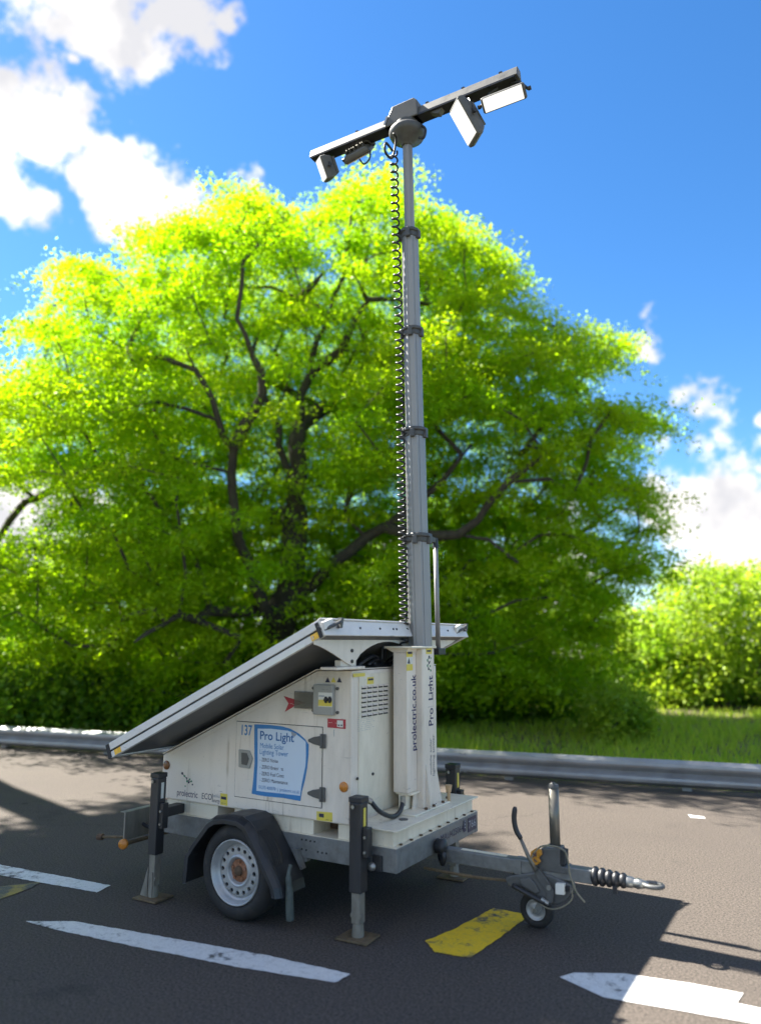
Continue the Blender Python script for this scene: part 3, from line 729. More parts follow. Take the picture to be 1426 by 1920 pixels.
# cable box on the near side of the column
XA, XC_ = -2.505, -2.400
m = MB(); m.box(XA, XC_, 4.345, YL - .002, .70, 1.58); cbx = m.build('cable_box', 'white_paint', T, bevel=.006)
m = MB(); m.prism([(XA, 4.3445, 1.58), (XC_, 4.3445, 1.58), (XC_ + .01, 4.3445, ZT), (XA - .05, 4.3445, ZT)], (0, YL - 4.35, 0)); m.build('flared_top', 'white_paint', cbx)
m = MB(); m.box(XA + .01, XC_ + .02, 4.36, YL, .688, .6995); m.box(XA + .03, XA + .07, 4.36, YL, .5945, .6875); m.build('box_base', 'cream_paint', cbx, bevel=.003)
fxb = XC_ + .001
# vertical lettering, reading upwards: letters lie with their tops to the left (-Y)
def vtext(s, par, x, yb, z0, z1, size, mat): text(s, 'lettering', mat, par, (x, yb, z0), (0, 0, 1), (0, -1, 0), size, width=z1 - z0, bold=0. if 'm' in s or 'w' in s else .018)
vtext('prolectric.co.uk', cbx, fxb, 4.462, onx(768, 1410, fxb).z, onx(768, 1265, fxb).z, .088, 'navy_ink')
fxc = CXF + .001
vtext('Pro  Light', col, fxc, 4.615, onx(806, 1361, fxc).z, onx(806, 1267, fxc).z, .090, 'navy_ink')
vtext('mobile solar', col, fxc, 4.588, onx(804, 1453, fxc).z, onx(804, 1385, fxc).z, .040, 'dark_ink')
vtext('lighting tower', col, fxc, 4.628, onx(808, 1456, fxc).z, onx(808, 1378, fxc).z, .040, 'dark_ink')
molecule([(804, 1232), (801, 1238), (804, 1243), (801, 1248), (806, 1249), (803, 1254), (807, 1257), (805, 1241), (807, 1234)], [(0, 1), (1, 2), (2, 3), (3, 5), (5, 6)],
         lambda x, y: (onx(x, y, fxc - .001), Vector((1, 0, 0))), ['dark_ink', 'green_ink', 'dark_ink', 'green_ink', 'green_ink', 'dark_ink', 'green_ink', 'dark_ink', 'green_ink'], col, .009)
label_on_x(798, 1216, 809, 1226, 'yellow_label', col, fxc - .001)
label_on_x(800, 1219, 807, 1222, 'dark_ink', col, fxc + .0005, 'sticker_mark')
label_on_x(761.5, 1221, 773, 1257, 'yellow_label', cbx, fxb - .001)
label_on_x(761.5, 1232, 773, 1245, 'control_face', cbx, fxb + .0005, 'sticker_field')
label_on_x(764, 1222, 772, 1226, 'dark_ink', cbx, fxb + .0005, 'sticker_mark')
p = onx(766, 1239, fxb + .002); MB().prism([p + Vector((0, -.018, -.018)), p + Vector((0, .018, -.018)), p + Vector((0, 0, .018))], (.001, 0, 0)).build('warning_mark', 'dark_ink', cbx)
# hose from the front jack to the cable box
hp = spline([onx(694, 1502, -2.43), onx(712, 1522, -2.40), onx(735, 1531, -2.40), onx(749, 1522, -2.41), onx(755, 1504, -2.42)], 8)
hose = MB().tube(hp, .014, 8).build('hose', 'black_plastic', T, smooth=True)
MB().cyl(hp[-1] + Vector((0, 0, -.02)), hp[-1] + Vector((0, 0, .035)), .018, n=10).build('gland', 'zinc_bright', hose)
MB().cyl(hp[0] + Vector((-.03, -.012, .01)), hp[0] + Vector((.008, .006, -.006)), .018, n=10).build('gland', 'zinc_bright', hose)
p = onz(841, 1502, .583); MB().cyl(p, p + Vector((0, 0, .06)), .012, .012, 8).build('bung', 'cork', tray)
p2 = p + Vector((0, 0, .06)); MB().cyl(p2, p2 + Vector((0, 0, .045)), .017, .024, 10).build('bung', 'cork', tray)

# ---- mast
AX0 = Vector((-2.43, 4.592, 1.605)); AX1 = Vector((-2.43, 4.452, 5.47))
def ax(z): return AX0.lerp(AX1, (z - AX0.z) / (AX1.z - AX0.z))
zs = [1.62, 2.377, 3.129, 3.876, 4.631, 5.36]; rad = [.079, .072, .063, .060, .036]
def octo(r): return r
for i in range(5):
    z0 = zs[i] - (.05 if i else 0); m = MB()
    # extruded tube: octagon with grooves running up each face
    prof8 = []
    for k in range(8):
        a0 = math.pi / 8 + k * math.pi / 4 + R(18); a1 = a0 + math.pi / 4
        p0 = Vector((math.cos(a0), math.sin(a0), 0)) * rad[i] * 1.04; p1 = Vector((math.cos(a1), math.sin(a1), 0)) * rad[i] * 1.04
        nn = -(p0 + p1).normalized() * rad[i] * .05
        prof8 += [p0, p0.lerp(p1, .16), p0.lerp(p1, .19) + nn, p0.lerp(p1, .27) + nn, p0.lerp(p1, .30)]
        prof8 += [p0.lerp(p1, .84)]
    b0, b1 = ax(z0), ax(zs[i + 1]); n = len(prof8)
    m.add([b0 + q for q in prof8] + [b1 + q for q in prof8], [(j, (j + 1) % n, (j + 1) % n + n, j + n) for j in range(n)] + [tuple(range(n - 1, -1, -1)), tuple(range(n, 2 * n))])
    m.build('mast_section', 'mast_metal', T)
for i in range(1, 5):
    z = zs[i]; r0 = rad[i - 1]; c = ax(z); m = MB()
    m.lathe([(rad[i] * .98, .012), (r0 * 1.25, .012), (r0 * 1.32, .004), (r0 * 1.32, -.010), (r0 * 1.12, -.016), (r0 * 1.08, -.045), (r0 * 1.0, -.05)], c, (0, 0, 1), 12)
    cg = m.build('mast_collar', 'collar_metal', T, bevel=.002)
    for k in range(3):
        a_ = R(-150 + k * 75); q = c + Vector((math.cos(a_), math.sin(a_), 0)) * r0 * 1.16
        MB().obox(q + Vector((0, 0, -.035)), Vector((math.cos(a_), math.sin(a_), 0)) * .014, Vector((-math.sin(a_), math.cos(a_), 0)) * .016, (0, 0, .028)).build('collar_lug', 'collar_metal', cg, bevel=.004)
# strut beside the lowest section
s0, s1 = onx(821, 1216, -2.40), onx(816, 1022, -2.40)
st = MB().cyl(s0, s1, .017, n=12).build('winch_strut', 'mast_metal', T, smooth=True)
MB().cyl(s1 + Vector((0, 0, -.02)), s1 + Vector((0, 0, .05)), .024, .016, 10).build('strut_head', 'black_plastic', st)
MB().obox(s1.lerp(ax(2.36), .5) + Vector((0, 0, .03)), (s1 - ax(2.36)) * .45, (.012, 0, 0), (0, .0, .018)).build('strut_arm', 'collar_metal', st)
MB().obox(s0 + Vector((0, .005, -.02)), (.03, 0, 0), (0, .055, 0), (0, 0, .022)).build('strut_foot', 'black_plastic', st, bevel=.004)
s2, s3 = onx(809.5, 1190, -2.44), onx(807.5, 1030, -2.44)
MB().cyl(s2 + Vector((-.05, .02, 0)), s3 + Vector((-.05, .02, 0)), .014, n=8).build('strut_cable', 'black_plastic', st, smooth=True)
# head: hub, bar, bowl
HZ = 5.46; HC = ax(HZ)
BY = HC.y; bz = 5.585
def onb(px, py, y=None): return ony(px, py, BY if y is None else y)
b0, b1 = onb(586, 292), onb(972.5, 139)
bz = (b0.z + b1.z) / 2
m = MB()
m.prism([(b0.x, BY - .045, bz - .035), (b0.x, BY - .030, bz + .035), (b0.x, BY + .030, bz + .035), (b0.x, BY + .045, bz - .035)], (b1.x - b0.x, 0, 0))
bar = m.build('lamp_bar', 'grey_coated', T, bevel=.004)
m = MB(); m.box(b0.x + .02, b1.x - .02, BY - .05, BY + .05, bz - .05, bz - .0355); m.build('bar_rail', 'black_plastic', bar)
for px, py in ((672, 247), (870, 167), (940, 140), (803, 194)):
    q = onb(px, py); MB().box(q.x - .012, q.x + .012, BY - .03, BY + .03, bz + .0355, bz + .047).build('bar_clip', 'black_plastic', bar)
m = MB()
hx = HC.x - .0
m.prism([(hx - .17, BY - .06, bz - .05), (hx - .10, BY - .06, bz + .10), (hx + .085, BY - .06, bz + .105), (hx + .115, BY - .06, bz + .075), (hx + .12, BY - .06, bz - .05)], (0, .12, 0))
hub = m.build('lamp_hub', 'grey_coated', T, bevel=.008)
MB().lathe([(.085, -.055), (.088, .05)], (hx, BY, bz - .10), (0, 0, 1), 20).build('hub_neck', 'collar_metal', hub, smooth=True)
MB().lathe([(.04, -.19), (.055, -.165), (.125, -.12), (.14, -.085), (.13, -.06), (.09, -.055), (.0, -.055)], (hx, BY, bz - .045), (0, 0, 1), 24).build('hub_bowl', 'collar_metal', hub, smooth=True)
MB().tube(spline([(hx + .13, BY - .02, bz - .12), (hx + .165, BY - .02, bz - .17), (hx + .15, BY - .02, bz - .23), (hx + .11, BY - .02, bz - .22)], 5), .010, 6).build('hub_hook', 'black_plastic', hub, smooth=True)
MB().obox((hx - .15, BY - .062, bz + .0), (.012, 0, .03), (0, .004, 0), (.008, 0, -.004)).build('hub_label', 'zinc_bright', hub)
# floodlights
def flood(c, nrm, up, w, h, dep, lit, bar_pt, taper=.82, name='floodlight'):
    c, n = Vector(c), Vector(nrm).normalized(); up = Vector(up); up = (up - n * up.dot(n)).normalized(); sd = up.cross(n).normalized()
    m = MB(); W, H = w / 2, h / 2
    fr = [c + sd * a * W + up * b * H for a, b in ((-1, -1), (1, -1), (1, 1), (-1, 1))]
    md = [p - n * dep * .45 for p in fr]
    bk = [c - n * dep + sd * a * W * taper + up * b * H * taper for a, b in ((-1, -1), (1, -1), (1, 1), (-1, 1))]
    m.add(fr + md + bk, [(0, 1, 2, 3), (8, 11, 10, 9)] + [(i, i + 4, (i + 1) % 4 + 4, (i + 1) % 4) for i in range(4)] + [(i + 4, i + 8, (i + 1) % 4 + 8, (i + 1) % 4 + 4) for i in range(4)])
    o = m.build(name, 'grey_coated', T, bevel=.014)
    for k in range(5):                      # cooling fins on the back
        q = c - n * (dep + .010) + sd * W * taper * (-.8 + .4 * k)
        MB().obox(q, n * .0105, sd * .004, up * H * taper * .85).build('fin', 'grey_coated', o)
    if lit:
        MB().obox(c + n * .004, sd * W * .88, up * H * .86, n * .0038).build('lens', 'lamp_lens', o, bevel=.002)
    else:
        MB().obox(c + n * .004, sd * W * .88, up * H * .86, n * .0038).build('lens', 'control_face', o, bevel=.002)
    bp_ = Vector(bar_pt); cc = c - n * dep * .5
    for s_ in (-1, 1):
        e = cc + sd * s_ * (W + .012)
        MB().tube([e, e.lerp(bp_ + sd * s_ * W * .6, .8), bp_ + sd * s_ * W * .3], .010, 6).build('bracket_arm', 'black_plastic', o)
        MB().cyl(e, e + sd * s_ * .022, .014, n=8).build('bracket_knob', 'black_plastic', o)
    return o, sd, up, n
BB = lambda px, py: (lambda q: Vector((q.x, BY, bz - .05)))(onb(px, py))
c4 = onb(943, 185, BY - .06); flood(c4, (.10, -.70, -.72), (0, -.6, .8), .315, .105, .07, True, BB(945, 165))
c3 = onb(868, 230, BY - .07); flood(c3, (-.60, -.62, -.50), (0, 0, 1), .17, .31, .10, True, BB(872, 190), .7)
c1 = onb(603, 318, BY - .04); flood(c1, (-.66, -.62, -.42), (.35, 0, 1), .12, .185, .10, True, BB(612, 286), .8)
c2 = onb(668, 284, BY + .02)
o2, sd, up, n2 = flood(c2 + Vector((0, .06, 0)), (.1, .70, -.55), (0, .5, .8), .25, .15, .06, False, BB(672, 262))
# small bright points of the fourth lamp's inner row
for k in range(16):
    u = (k % 8) / 7 - .5; v = (k // 8)
    q = c2 + Vector((0, .06, 0)) - n2 * .0835 + sd * (.16 * u + random.uniform(-.006, .006)) + up * (.016 - .034 * v + random.uniform(-.008, .008))
    MB().cyl(q, q - n2 * .004, .0055, n=6).build('lamp_point', 'led_dot', o2)
MB().tube(spline([c2 + Vector((.03, -.0, -.08)), c2 + Vector((.07, -.0, -.135)), c2 + Vector((.12, -.0, -.11)), c2 + Vector((.13, .0, -.04))], 5), .007, 6).build('lamp_lead', 'black_plastic', o2, smooth=True)
q = onb(820, 212); MB().prism([(q.x - .05, BY - .03, bz - .05), (q.x + .05, BY - .03, bz - .05), (q.x + .02, BY - .03, bz - .085), (q.x - .01, BY - .03, bz - .075)], (0, .05, 0)).build('bar_lug', 'grey_coated', bar)
# coiled cable
apts = [(738, 285), (739, 330), (741, 400), (743, 470), (746, 560), (748.5, 650), (750, 740), (751, 820), (752, 900), (753.5, 960), (755, 1040), (756, 1110), (757, 1170), (757.5, 1208)]
axis = spline([onx(px, py, -2.50) for px, py in apts], 60)
pitch = [.062 if i < 300 else (.055 if i < 480 else (.044 if i < 700 else .038)) for i in range(len(axis))]
path = []; ph = 0.
for i in range(len(axis) - 1):
    seg = axis[i + 1] - axis[i]; kk = 2
    for j in range(kk):
        p = axis[i] + seg * (j / kk); r = .026
        path.append(p + Vector((math.cos(ph) * r, math.sin(ph) * r, 0)))
        ph += 2 * math.pi * (seg.length / kk) / pitch[i]
coil = MB().tube(path, .0075, 5).build('coiled_cable', 'black_plastic', T, smooth=True)
MB().tube(spline([onx(736, 283, -2.50), onx(723, 268, -2.50), onx(722, 285, -2.50), onx(735, 296, -2.5), onx(742, 262, -2.48), onx(738, 250, -2.46)], 6), .009, 6).build('cable_loop', 'black_plastic', coil, smooth=True)

# ---- stabiliser jacks
def jack(x, y, top, ztube, w, name='stabiliser_jack', facing=1, tall_foot=False, side=-1, toY=Y0):
    o = MB().box(x - w / 2, x + w / 2, y - w / 2, y + w / 2, ztube, top - .03).build(name, 'black_tube', T, bevel=.005)
    MB().box(x - w / 2 - .004, x + w / 2 + .004, y - w / 2 - .004, y + w / 2 + .004, top - .0295, top).build('cap', 'black_plastic', o, bevel=.004)
    k = MB(); k.cyl((x - .01, y - w / 2 - .004, top - .052), (x - .01, y - w / 2 - .012, top - .052), .011, n=8); k.build('cap_pin', 'zinc_bright', o)
    MB().box(x + w / 2, x + w / 2 + .003, y - .010, y + .012, top - .16, top - .06).build('level_strip', 'yellow_label' if facing else 'control_face', o)
    i = w * .72
    MB().box(x - i / 2, x + i / 2, y - i / 2, y + i / 2, .085, ztube - .0005).build('inner_leg', 'dirty_steel', o, bevel=.003)
    MB().cyl((x, y, .016), (x, y, .0845), i * .62, i * .55, 10).build('ankle', 'dirty_steel', o)
    MB().cyl((x - i * .62, y - i * .2, .125), (x + i * .62, y - i * .2, .125), .016, n=8).build('pivot_pin', 'dirty_steel', o)
    k = MB(); k.prism([(x - .10, y - .085, .004), (x + .10, y - .075, .004), (x + .095, y + .085, .004), (x - .095, y + .08, .004)], (0, 0, .012)); k.build('foot_plate', 'foot_steel', o, bevel=.002)
    if tall_foot:
        k = MB(); k.prism([(x - .09, y - .03, .0165), (x - i / 2 - .002, y - .03, .0165), (x - i / 2 - .002, y - .03, .20)], (0, .008, 0)); k.prism([(x - i * .3, y - i / 2 - .006, .017), (x + i * .35, y - i / 2 - .006, .017), (x + i * .35, y - i / 2 - .006, .17), (x - i * .3, y - i / 2 - .006, .17)], (0, .005, 0)); k.build('foot_fin', 'dirty_steel', o)
    ya, yb = (y + w / 2, toY + .001) if side < 0 else (toY, y - w / 2)
    if yb > ya: MB().box(x - .03, x + .045, ya + .0005, yb - .0005 + .001, .44 if side > 0 or y > 3.8 else .50, .56).build('mount_plate', 'black_tube', o, bevel=.003)
    b_ = MB(); b_.box(x + w / 2 + .0005, x + w / 2 + .035, y - .02, y + .03, .44, .60); b_.build('side_lug', 'black_tube', o, bevel=.003)
    for zz in (.47, .55): MB().cyl((x + w / 2 + .018, y - .021, zz), (x + w / 2 + .018, y - .029, zz), .008, n=8).build('lug_bolt', 'zinc_bright', o)
    return o
jx = ony(676, 1494, 3.842)
jack(-2.447, 3.842, .765, ony(670, 1672, 3.84).z, .078)
rj = ony(302, 1449, 3.72); rj2 = ony(288, 1600, 3.72)
jack((rj.x + rj2.x) / 2 + .0, 3.72, rj.z, rj2.z, .072, tall_foot=True, facing=0)
fj = ony(848, 1432, 5.125)
jack(fj.x, 5.125, fj.z, .30, .078, side=1, toY=Y1)
jack(-3.95, 5.20, .765, .25, .075, side=1, toY=Y1)
# side marker knob near the front corner
p = ony(702, 1621, Y0); k = MB(); k.box(p.x - .005, p.x + .055, Y0 - .02, Y0, p.z - .03, p.z + .055); mk = k.build('corner_bracket', 'black_plastic', T, bevel=.003)
MB().lathe([(.024, 0), (.022, .02), (.012, .026), (.001, .027)], p + Vector((.0, -.021, -.005)), (-.2, -1, 0), 14).build('corner_knob', 'zinc_bright', mk, smooth=True)
# wiring bundle at the drawbar root
p = onx(815, 1585, XF); q = MB(); q.lathe([(.02, 0), (.045, .015), (.04, .04), (.05, .06), (.03, .075), (.001, .08)], p, (1, 0, 0), 10)
w = q.build('socket', 'black_plastic', T, smooth=True)
MB().tube(spline([p + Vector((.03, 0, 0)), p + Vector((.07, -.02, -.05)), p + Vector((.05, .0, -.10)), p + Vector((0, .06, -.07))], 5), .016, 6).build('socket_lead', 'black_plastic', w, smooth=True)

# ---- wheels, axle, mudguards
WX, WZ, WR = -3.222, .279, .279
def wheel(y, s):
    o = empty('wheel', (WX, y, WZ)); o.location = Vector((WX, y, WZ)) - ORGT; o.parent = T
    ctr = Vector((WX, y, WZ)); A = (0, s, 0)
    t = MB(); hw = .085
    pr = [(.188, -hw + .012), (.20, -hw + .002), (.225, -hw - .004), (.250, -hw + .004), (.268, -hw + .020), (WR - .001, -hw + .042)]
    for k in range(5):
        g = -hw + .045 + k * .016; pr += [(WR, g), (WR, g + .010), (WR - .006, g + .0115), (WR - .006, g + .0145)]
    pr += [(WR, .032), (WR - .001, .042), (.268, hw - .02), (.250, hw - .004), (.225, hw + .004), (.20, hw - .002), (.188, hw - .012)]
    t.lathe(pr, ctr, A, 56, closed=True); t.build('tyre', 'rubber', o, smooth=True)
    r = MB()
    r.lathe([(.1885, hw - .010), (.188, hw - .002), (.183, hw + .002), (.178, hw - .004), (.172, hw - .016), (.168, hw - .020), (.165, hw - .034), (.158, hw - .040), (.152, hw - .044), (.150, hw - .052)], ctr, A, 56)
    r.build('rim', 'rim_silver', o, smooth=True)
    # disc with a ring of holes: a ring mesh with cut openings
    d_ = MB(); ctrv = ctr; aa = Vector((1, 0, 0)); bb = Vector((0, 0, 1)); AV = Vector(A)
    nh = 16; ri, ro_, rh = .096, .150, .0125; rm_ = .124
    for k in range(nh):
        t0 = 2 * math.pi * k / nh; dt = math.pi / nh
        def P3(rr, th, h): return ctrv + (aa * math.cos(th) + bb * math.sin(th)) * rr + AV * h
        hs = hw - .052
        def dep(rr): return hs + (.014 if rr < .14 else .014 - (rr - .14) * 1.4)
        hole = []; outer = []
        cen = (rm_, t0)
        for j in range(16):
            an = 2 * math.pi * j / 16; rr = rm_ + rh * math.cos(an); th = t0 + rh * math.sin(an) / rm_
            hole.append(P3(rr, th, dep(rr)))
            c_, s_ = math.cos(an), math.sin(an); sc_ = 1 / max(abs(c_), abs(s_)); rr2 = rm_ + (ro_ - rm_ if c_ > 0 else rm_ - ri) * max(-1, min(1, c_ * sc_)); th2 = t0 + dt * max(-1, min(1, s_ * sc_))
            outer.append(P3(rr2, th2, dep(rr2)))
        hb = [p - AV * .012 for p in hole]
        d_.add(hole + outer + hb, [(j, (j + 1) % 16, (j + 1) % 16 + 16, j + 16) for j in range(16)] + [(j + 32, (j + 1) % 16 + 32, (j + 1) % 16, j) for j in range(16)])
    d_.lathe([(.0965, hw - .038), (.092, hw - .034), (.084, hw - .030), (.076, hw - .034), (.070, hw - .046), (.066, hw - .052)], ctr, A, 40)
    d_.build('wheel_disc', 'rim_silver', o)
    MB().lathe([(.150, hw - .09), (.02, hw - .09)], ctr, A, 32).build('brake_drum', 'gap_dark', o)
    h = MB(); h.lathe([(.068, hw - .053), (.055, hw - .050), (.034, hw - .048), (.030, hw - .046)], ctr, A, 32); h.build('hub_face', 'rust', o, smooth=True)
    h = MB(); h.lathe([(.030, hw - .046), (.028, hw - .036), (.022, hw - .031), (.001, hw - .030)], ctr, A, 20); h.build('hub_cap', 'rusty_dark', o, smooth=True)
    for k in range(5):
        th = 2 * math.pi * k / 5 + .3; q = ctr + (aa * math.cos(th) + bb * math.sin(th)) * .050 + AV * (hw - .052)
        MB().cyl(q, q + AV * .014, .010, n=6).build('wheel_nut', 'rust', o)
    return o
ORG_w = wheel(3.667 + .085, -1); wheel(2 * YC - 3.667 - .085, 1)
ax_m = MB(); ax_m.cyl((WX, 3.80, WZ), (WX, 2 * YC - 3.80, WZ), .035, n=12); ax_m.build('axle', 'galvanised', T)
ar = MB(); ar.prism([(WX - .03, Y0 + .005, .36), (WX + .35, Y0 + .005, .36), (WX + .35, Y0 + .005, .33), (WX + .02, Y0 + .005, .24), (WX - .05, Y0 + .005, .25)], (0, .04, 0)); ar.build('suspension_arm', 'galvanised', T)
def mudguard(ya, yb, s):
    # faceted arch: outer skin from ya (outside lip) to yb (chassis side)
    out = [(-.405, .16), (-.395, .33), (-.345, .40), (-.22, .545), (-.17, .575), (-.08, .592), (.03, .592), (.09, .57), (.125, .535), (.30, .30), (.335, .245), (.35, .19)]
    m = MB(); k = len(out); th = .006
    def P(i, y, t):
        x, z = out[i]; cx_, cz_ = 0, .25; dd = Vector((x - cx_, 0, z - cz_)).normalized(); return Vector((WX + x - dd.x * t, y, z - dd.z * t))
    rows = [[P(i, ya, .040) for i in range(k)], [P(i, ya, .012) for i in range(k)], [P(i, ya + s * .03, -.004) for i in range(k)], [P(i, ya + s * .05, -.010) for i in range(k)], [P(i, ya + s * .07, 0) for i in range(k)], [P(i, yb, 0) for i in range(k)],
            [P(i, yb, th) for i in range(k)], [P(i, ya + s * .012, .014) for i in range(k)], [P(i, ya + s * .006, .040) for i in range(k)]]
    vs = [p for r in rows for p in r]
    fs = []
    nr = len(rows)
    for r in range(nr):
        r2 = (r + 1) % nr
        for i in range(k - 1): fs.append((r * k + i, r2 * k + i, r2 * k + i + 1, r * k + i + 1))
    fs.append(tuple(r * k for r in range(nr))); fs.append(tuple(r * k + k - 1 for r in range(nr))[::-1])
    m.add(vs, fs); o = m.build('mudguard', 'black_plastic', T, bevel=.002)
    return o
mg = mudguard(3.640, Y0 - .002, 1); mudguard(2 * YC - 3.640, Y1 + .002, -1)
pl = MB(); q = ony(540, 1655, 3.72); pl.prism([(WX + .26, Y0 - .006, .40), (WX + .30, Y0 - .006, .40), (WX + .355, Y0 - .006, .30), (WX + .335, Y0 - .006, .29)], (0, -.03, 0)); pl.build('guard_stay', 'zinc_bright', mg)
# grey-green strip hanging behind the mudguard
q0, q1 = ony(541, 1640, 3.74), ony(544, 1727, 3.74)
hb = MB(); hb.tube(spline([q0 + Vector((0, .02, .05)), q0, q0.lerp(q1, .35), q1.lerp(q0, .1), q1], 4), [.012] * 5 + [.018] * 3 + [.024] * 6 + [.023] * 2 + [.012], 8); hb.build('hanging_strap', 'worn_green', T, smooth=True)

# ---- rear lamp board
xb = -4.30; yb0 = 3.78
t1 = ony(236, 1523, yb0); xb = t1.x; zb = ony(236, 1577, yb0).z
m = MB(); m.box(xb - .015, xb, yb0, 5.2, zb, t1.z); m.box(xb - .055, xb - .0155, yb0, 5.2, t1.z - .006, t1.z)
rb = m.build('lamp_board', 'dirty_steel', T, bevel=.002)
m = MB(); m.box(xb, XB, Y0 + .08, Y0 + .12, .37, .43); m.box(xb, XB, Y1 - .12, Y1 - .08, .37, .43); m.build('board_arm', 'galvanised', rb)
m = MB(); m.cyl((xb + .005, yb0 + .0, zb - .02), (xb + .005, 5.1, zb - .02), .014, n=8); m.build('board_tube', 'foot_steel', rb)
q = ony(231, 1583, yb0 - .01); MB().lathe([(.034, -.012), (.034, .004), (.028, .010), (.001, .013)], q, (.45, -.9, 0), 18).build('rear_reflector', 'orange_reflector', rb, smooth=True)
q2 = ony(193, 1569, yb0); q3 = ony(240, 1569, yb0 + .05)
MB().cyl(q3, q2, .010, n=8).build('prop_rod', 'foot_steel', rb); MB().cyl(q2 + (q2 - q3).normalized() * .04, q2, .022, n=8).build('rod_end', 'rusty_dark', rb)
q = ony(272, 1547, Y0 + .02); MB().tube(spline([q + Vector((-.12, 0, .0)), q + Vector((-.08, 0, .02)), q, q + Vector((.10, 0, -.02))], 4), .012, 6).build('board_lead', 'black_plastic', rb, smooth=True)

# ---- drawbar and coupling
m = MB(); m.box(XF - .10, -1.72, YC - .04, YC + .04, .300, .378); db = m.build('drawbar', 'galvanised', T, bevel=.006)
MB().box(-1.745, -1.70, YC - .043, YC + .043, .297, .381).build('drawbar_band', 'galvanised', db, bevel=.003)
q = ony(870, 1596, YC - .04); MB().box(-2.10, -1.80, YC - .015, YC + .02, .3785, .381).build('paint_smear', 'cream_paint', db)
for pts in ([(-2.3, YC - .12, .27), (-2.0, YC - .10, .26), (-1.8, YC - .03, .25), (-1.6, YC - .01, .24)],):
    MB().tube(spline(pts, 5), .009, 6).build('brake_rod', 'foot_steel', db)
# coupling body
m = MB(); m.box(-1.72, -1.285, YC - .036, YC + .036, .305, .380)
cp = m.build('coupling', 'galvanised', T, bevel=.006)
YK = YC - .045
def ck(pts, d, mat, name, bev=.006, y=YK): return MB().prism([ony(px, py, y) for px, py in pts], (0, d, 0)).build(name, mat, cp, bevel=bev)
ck([(1014, 1590), (1048, 1591), (1049, 1624), (1062, 1627), (1062, 1640), (1008, 1632), (1004, 1610)], .10, 'cast_alloy', 'clamp_block')
ck([(1050, 1594), (1058, 1597), (1058, 1623), (1050, 1622)], .07, 'gap_dark', 'clamp_slot', .001, YK + .01)
ck([(945, 1648), (955, 1641), (980, 1638), (1003, 1634), (1030, 1640), (1052, 1650), (1070, 1660), (1072, 1676), (1060, 1690), (1044, 1698), (1020, 1697), (1000, 1688), (975, 1676), (950, 1660)], .085, 'cast_alloy', 'brake_housing', .012)
ck([(975, 1648), (992, 1644), (1003, 1654), (1012, 1672), (1004, 1676), (978, 1660)], -.012, 'cast_alloy', 'housing_rib', .006)
ck([(1000, 1627), (1012, 1628), (1028, 1650), (1040, 1668), (1038, 1690), (1030, 1697), (1024, 1688), (1026, 1672), (1008, 1645)], -.022, 'cast_alloy', 'lever_plate', .004)
q = ony(1029, 1664, YK - .022); MB().cyl(q, q + Vector((0, -.012, 0)), .014, n=8).build('pivot_bolt', 'zinc_bright', cp)
ck([(1043, 1654), (1060, 1655), (1060, 1676), (1043, 1674)], -.03, 'control_face', 'socket_box', .004)
ck([(1060, 1660), (1068, 1661), (1068, 1670), (1060, 1671)], -.02, 'black_plastic', 'socket_lid', .003)
MB().tube(spline([ony(x, y, YK - .03) for x, y in ((960, 1660), (990, 1677), (1015, 1690), (1022, 1692))], 4), .014, 8).build('gas_spring', 'black_plastic', cp, smooth=True)
q = ony(1021, 1690, YK - .03); MB().cyl(q + Vector((-.02, 0, .01)), q + Vector((.02, 0, -.01)), .012, n=8).build('spring_end', 'zinc_bright', cp)
# bellows
pr = []; x0, x1 = -1.292, -1.10
nb = 5
for k in range(nb):
    h0 = (x1 - x0) * k / nb; w = (x1 - x0) / nb; rr = .052 - .003 * k
    pr += [(rr * .74, h0), (rr, h0 + w * .3), (rr, h0 + w * .65), (rr * .74, h0 + w * .98)]
pr = [(.001, -.001)] + pr + [(.001, x1 - x0 + .001)]
MB().lathe(pr, (x0, YC, .345), (1, 0, 0), 20).build('bellows', 'black_plastic', cp, smooth=True)
MB().lathe([(.030, 0), (.030, .025), (.026, .03), (.026, .05), (.030, .055), (.022, .085), (.013, .115)], (x1, YC, .343), (1, 0, -.02), 14).build('drawtube', 'zinc_bright', cp, smooth=True)
ring = [Vector((-.962 + .040 * math.cos(a_) * 1.25, YC + .040 * math.sin(a_), .345)) for a_ in [2 * math.pi * k / 24 for k in range(25)]]
MB().tube(ring, .0125, 8, caps=False).build('tow_eye', 'cast_alloy', cp, smooth=True)
q = ony(1152, 1668, YC - .03); MB().obox(q, (.012, 0, 0), (0, .008, 0), (0, 0, .022)).build('bellows_tab', 'black_plastic', cp)
# hand brake
YH = YK - .03
lev = MB().tube([ony(1004, 1632, YH), ony(990, 1606, YH), ony(974, 1570, YH)], [.013, .012, .010], 8).build('brake_lever', 'silver_tube', T, smooth=True)
MB().tube(spline([ony(976, 1573, YH), ony(967, 1556, YH), ony(963, 1535, YH), ony(965, 1513, YH)], 5), [.013, .0145, .015, .0155, .016, .016, .016, .016, .016, .016, .016, .016, .016, .0155, .015, .009], 10).build('grip', 'black_plastic', lev, smooth=True)
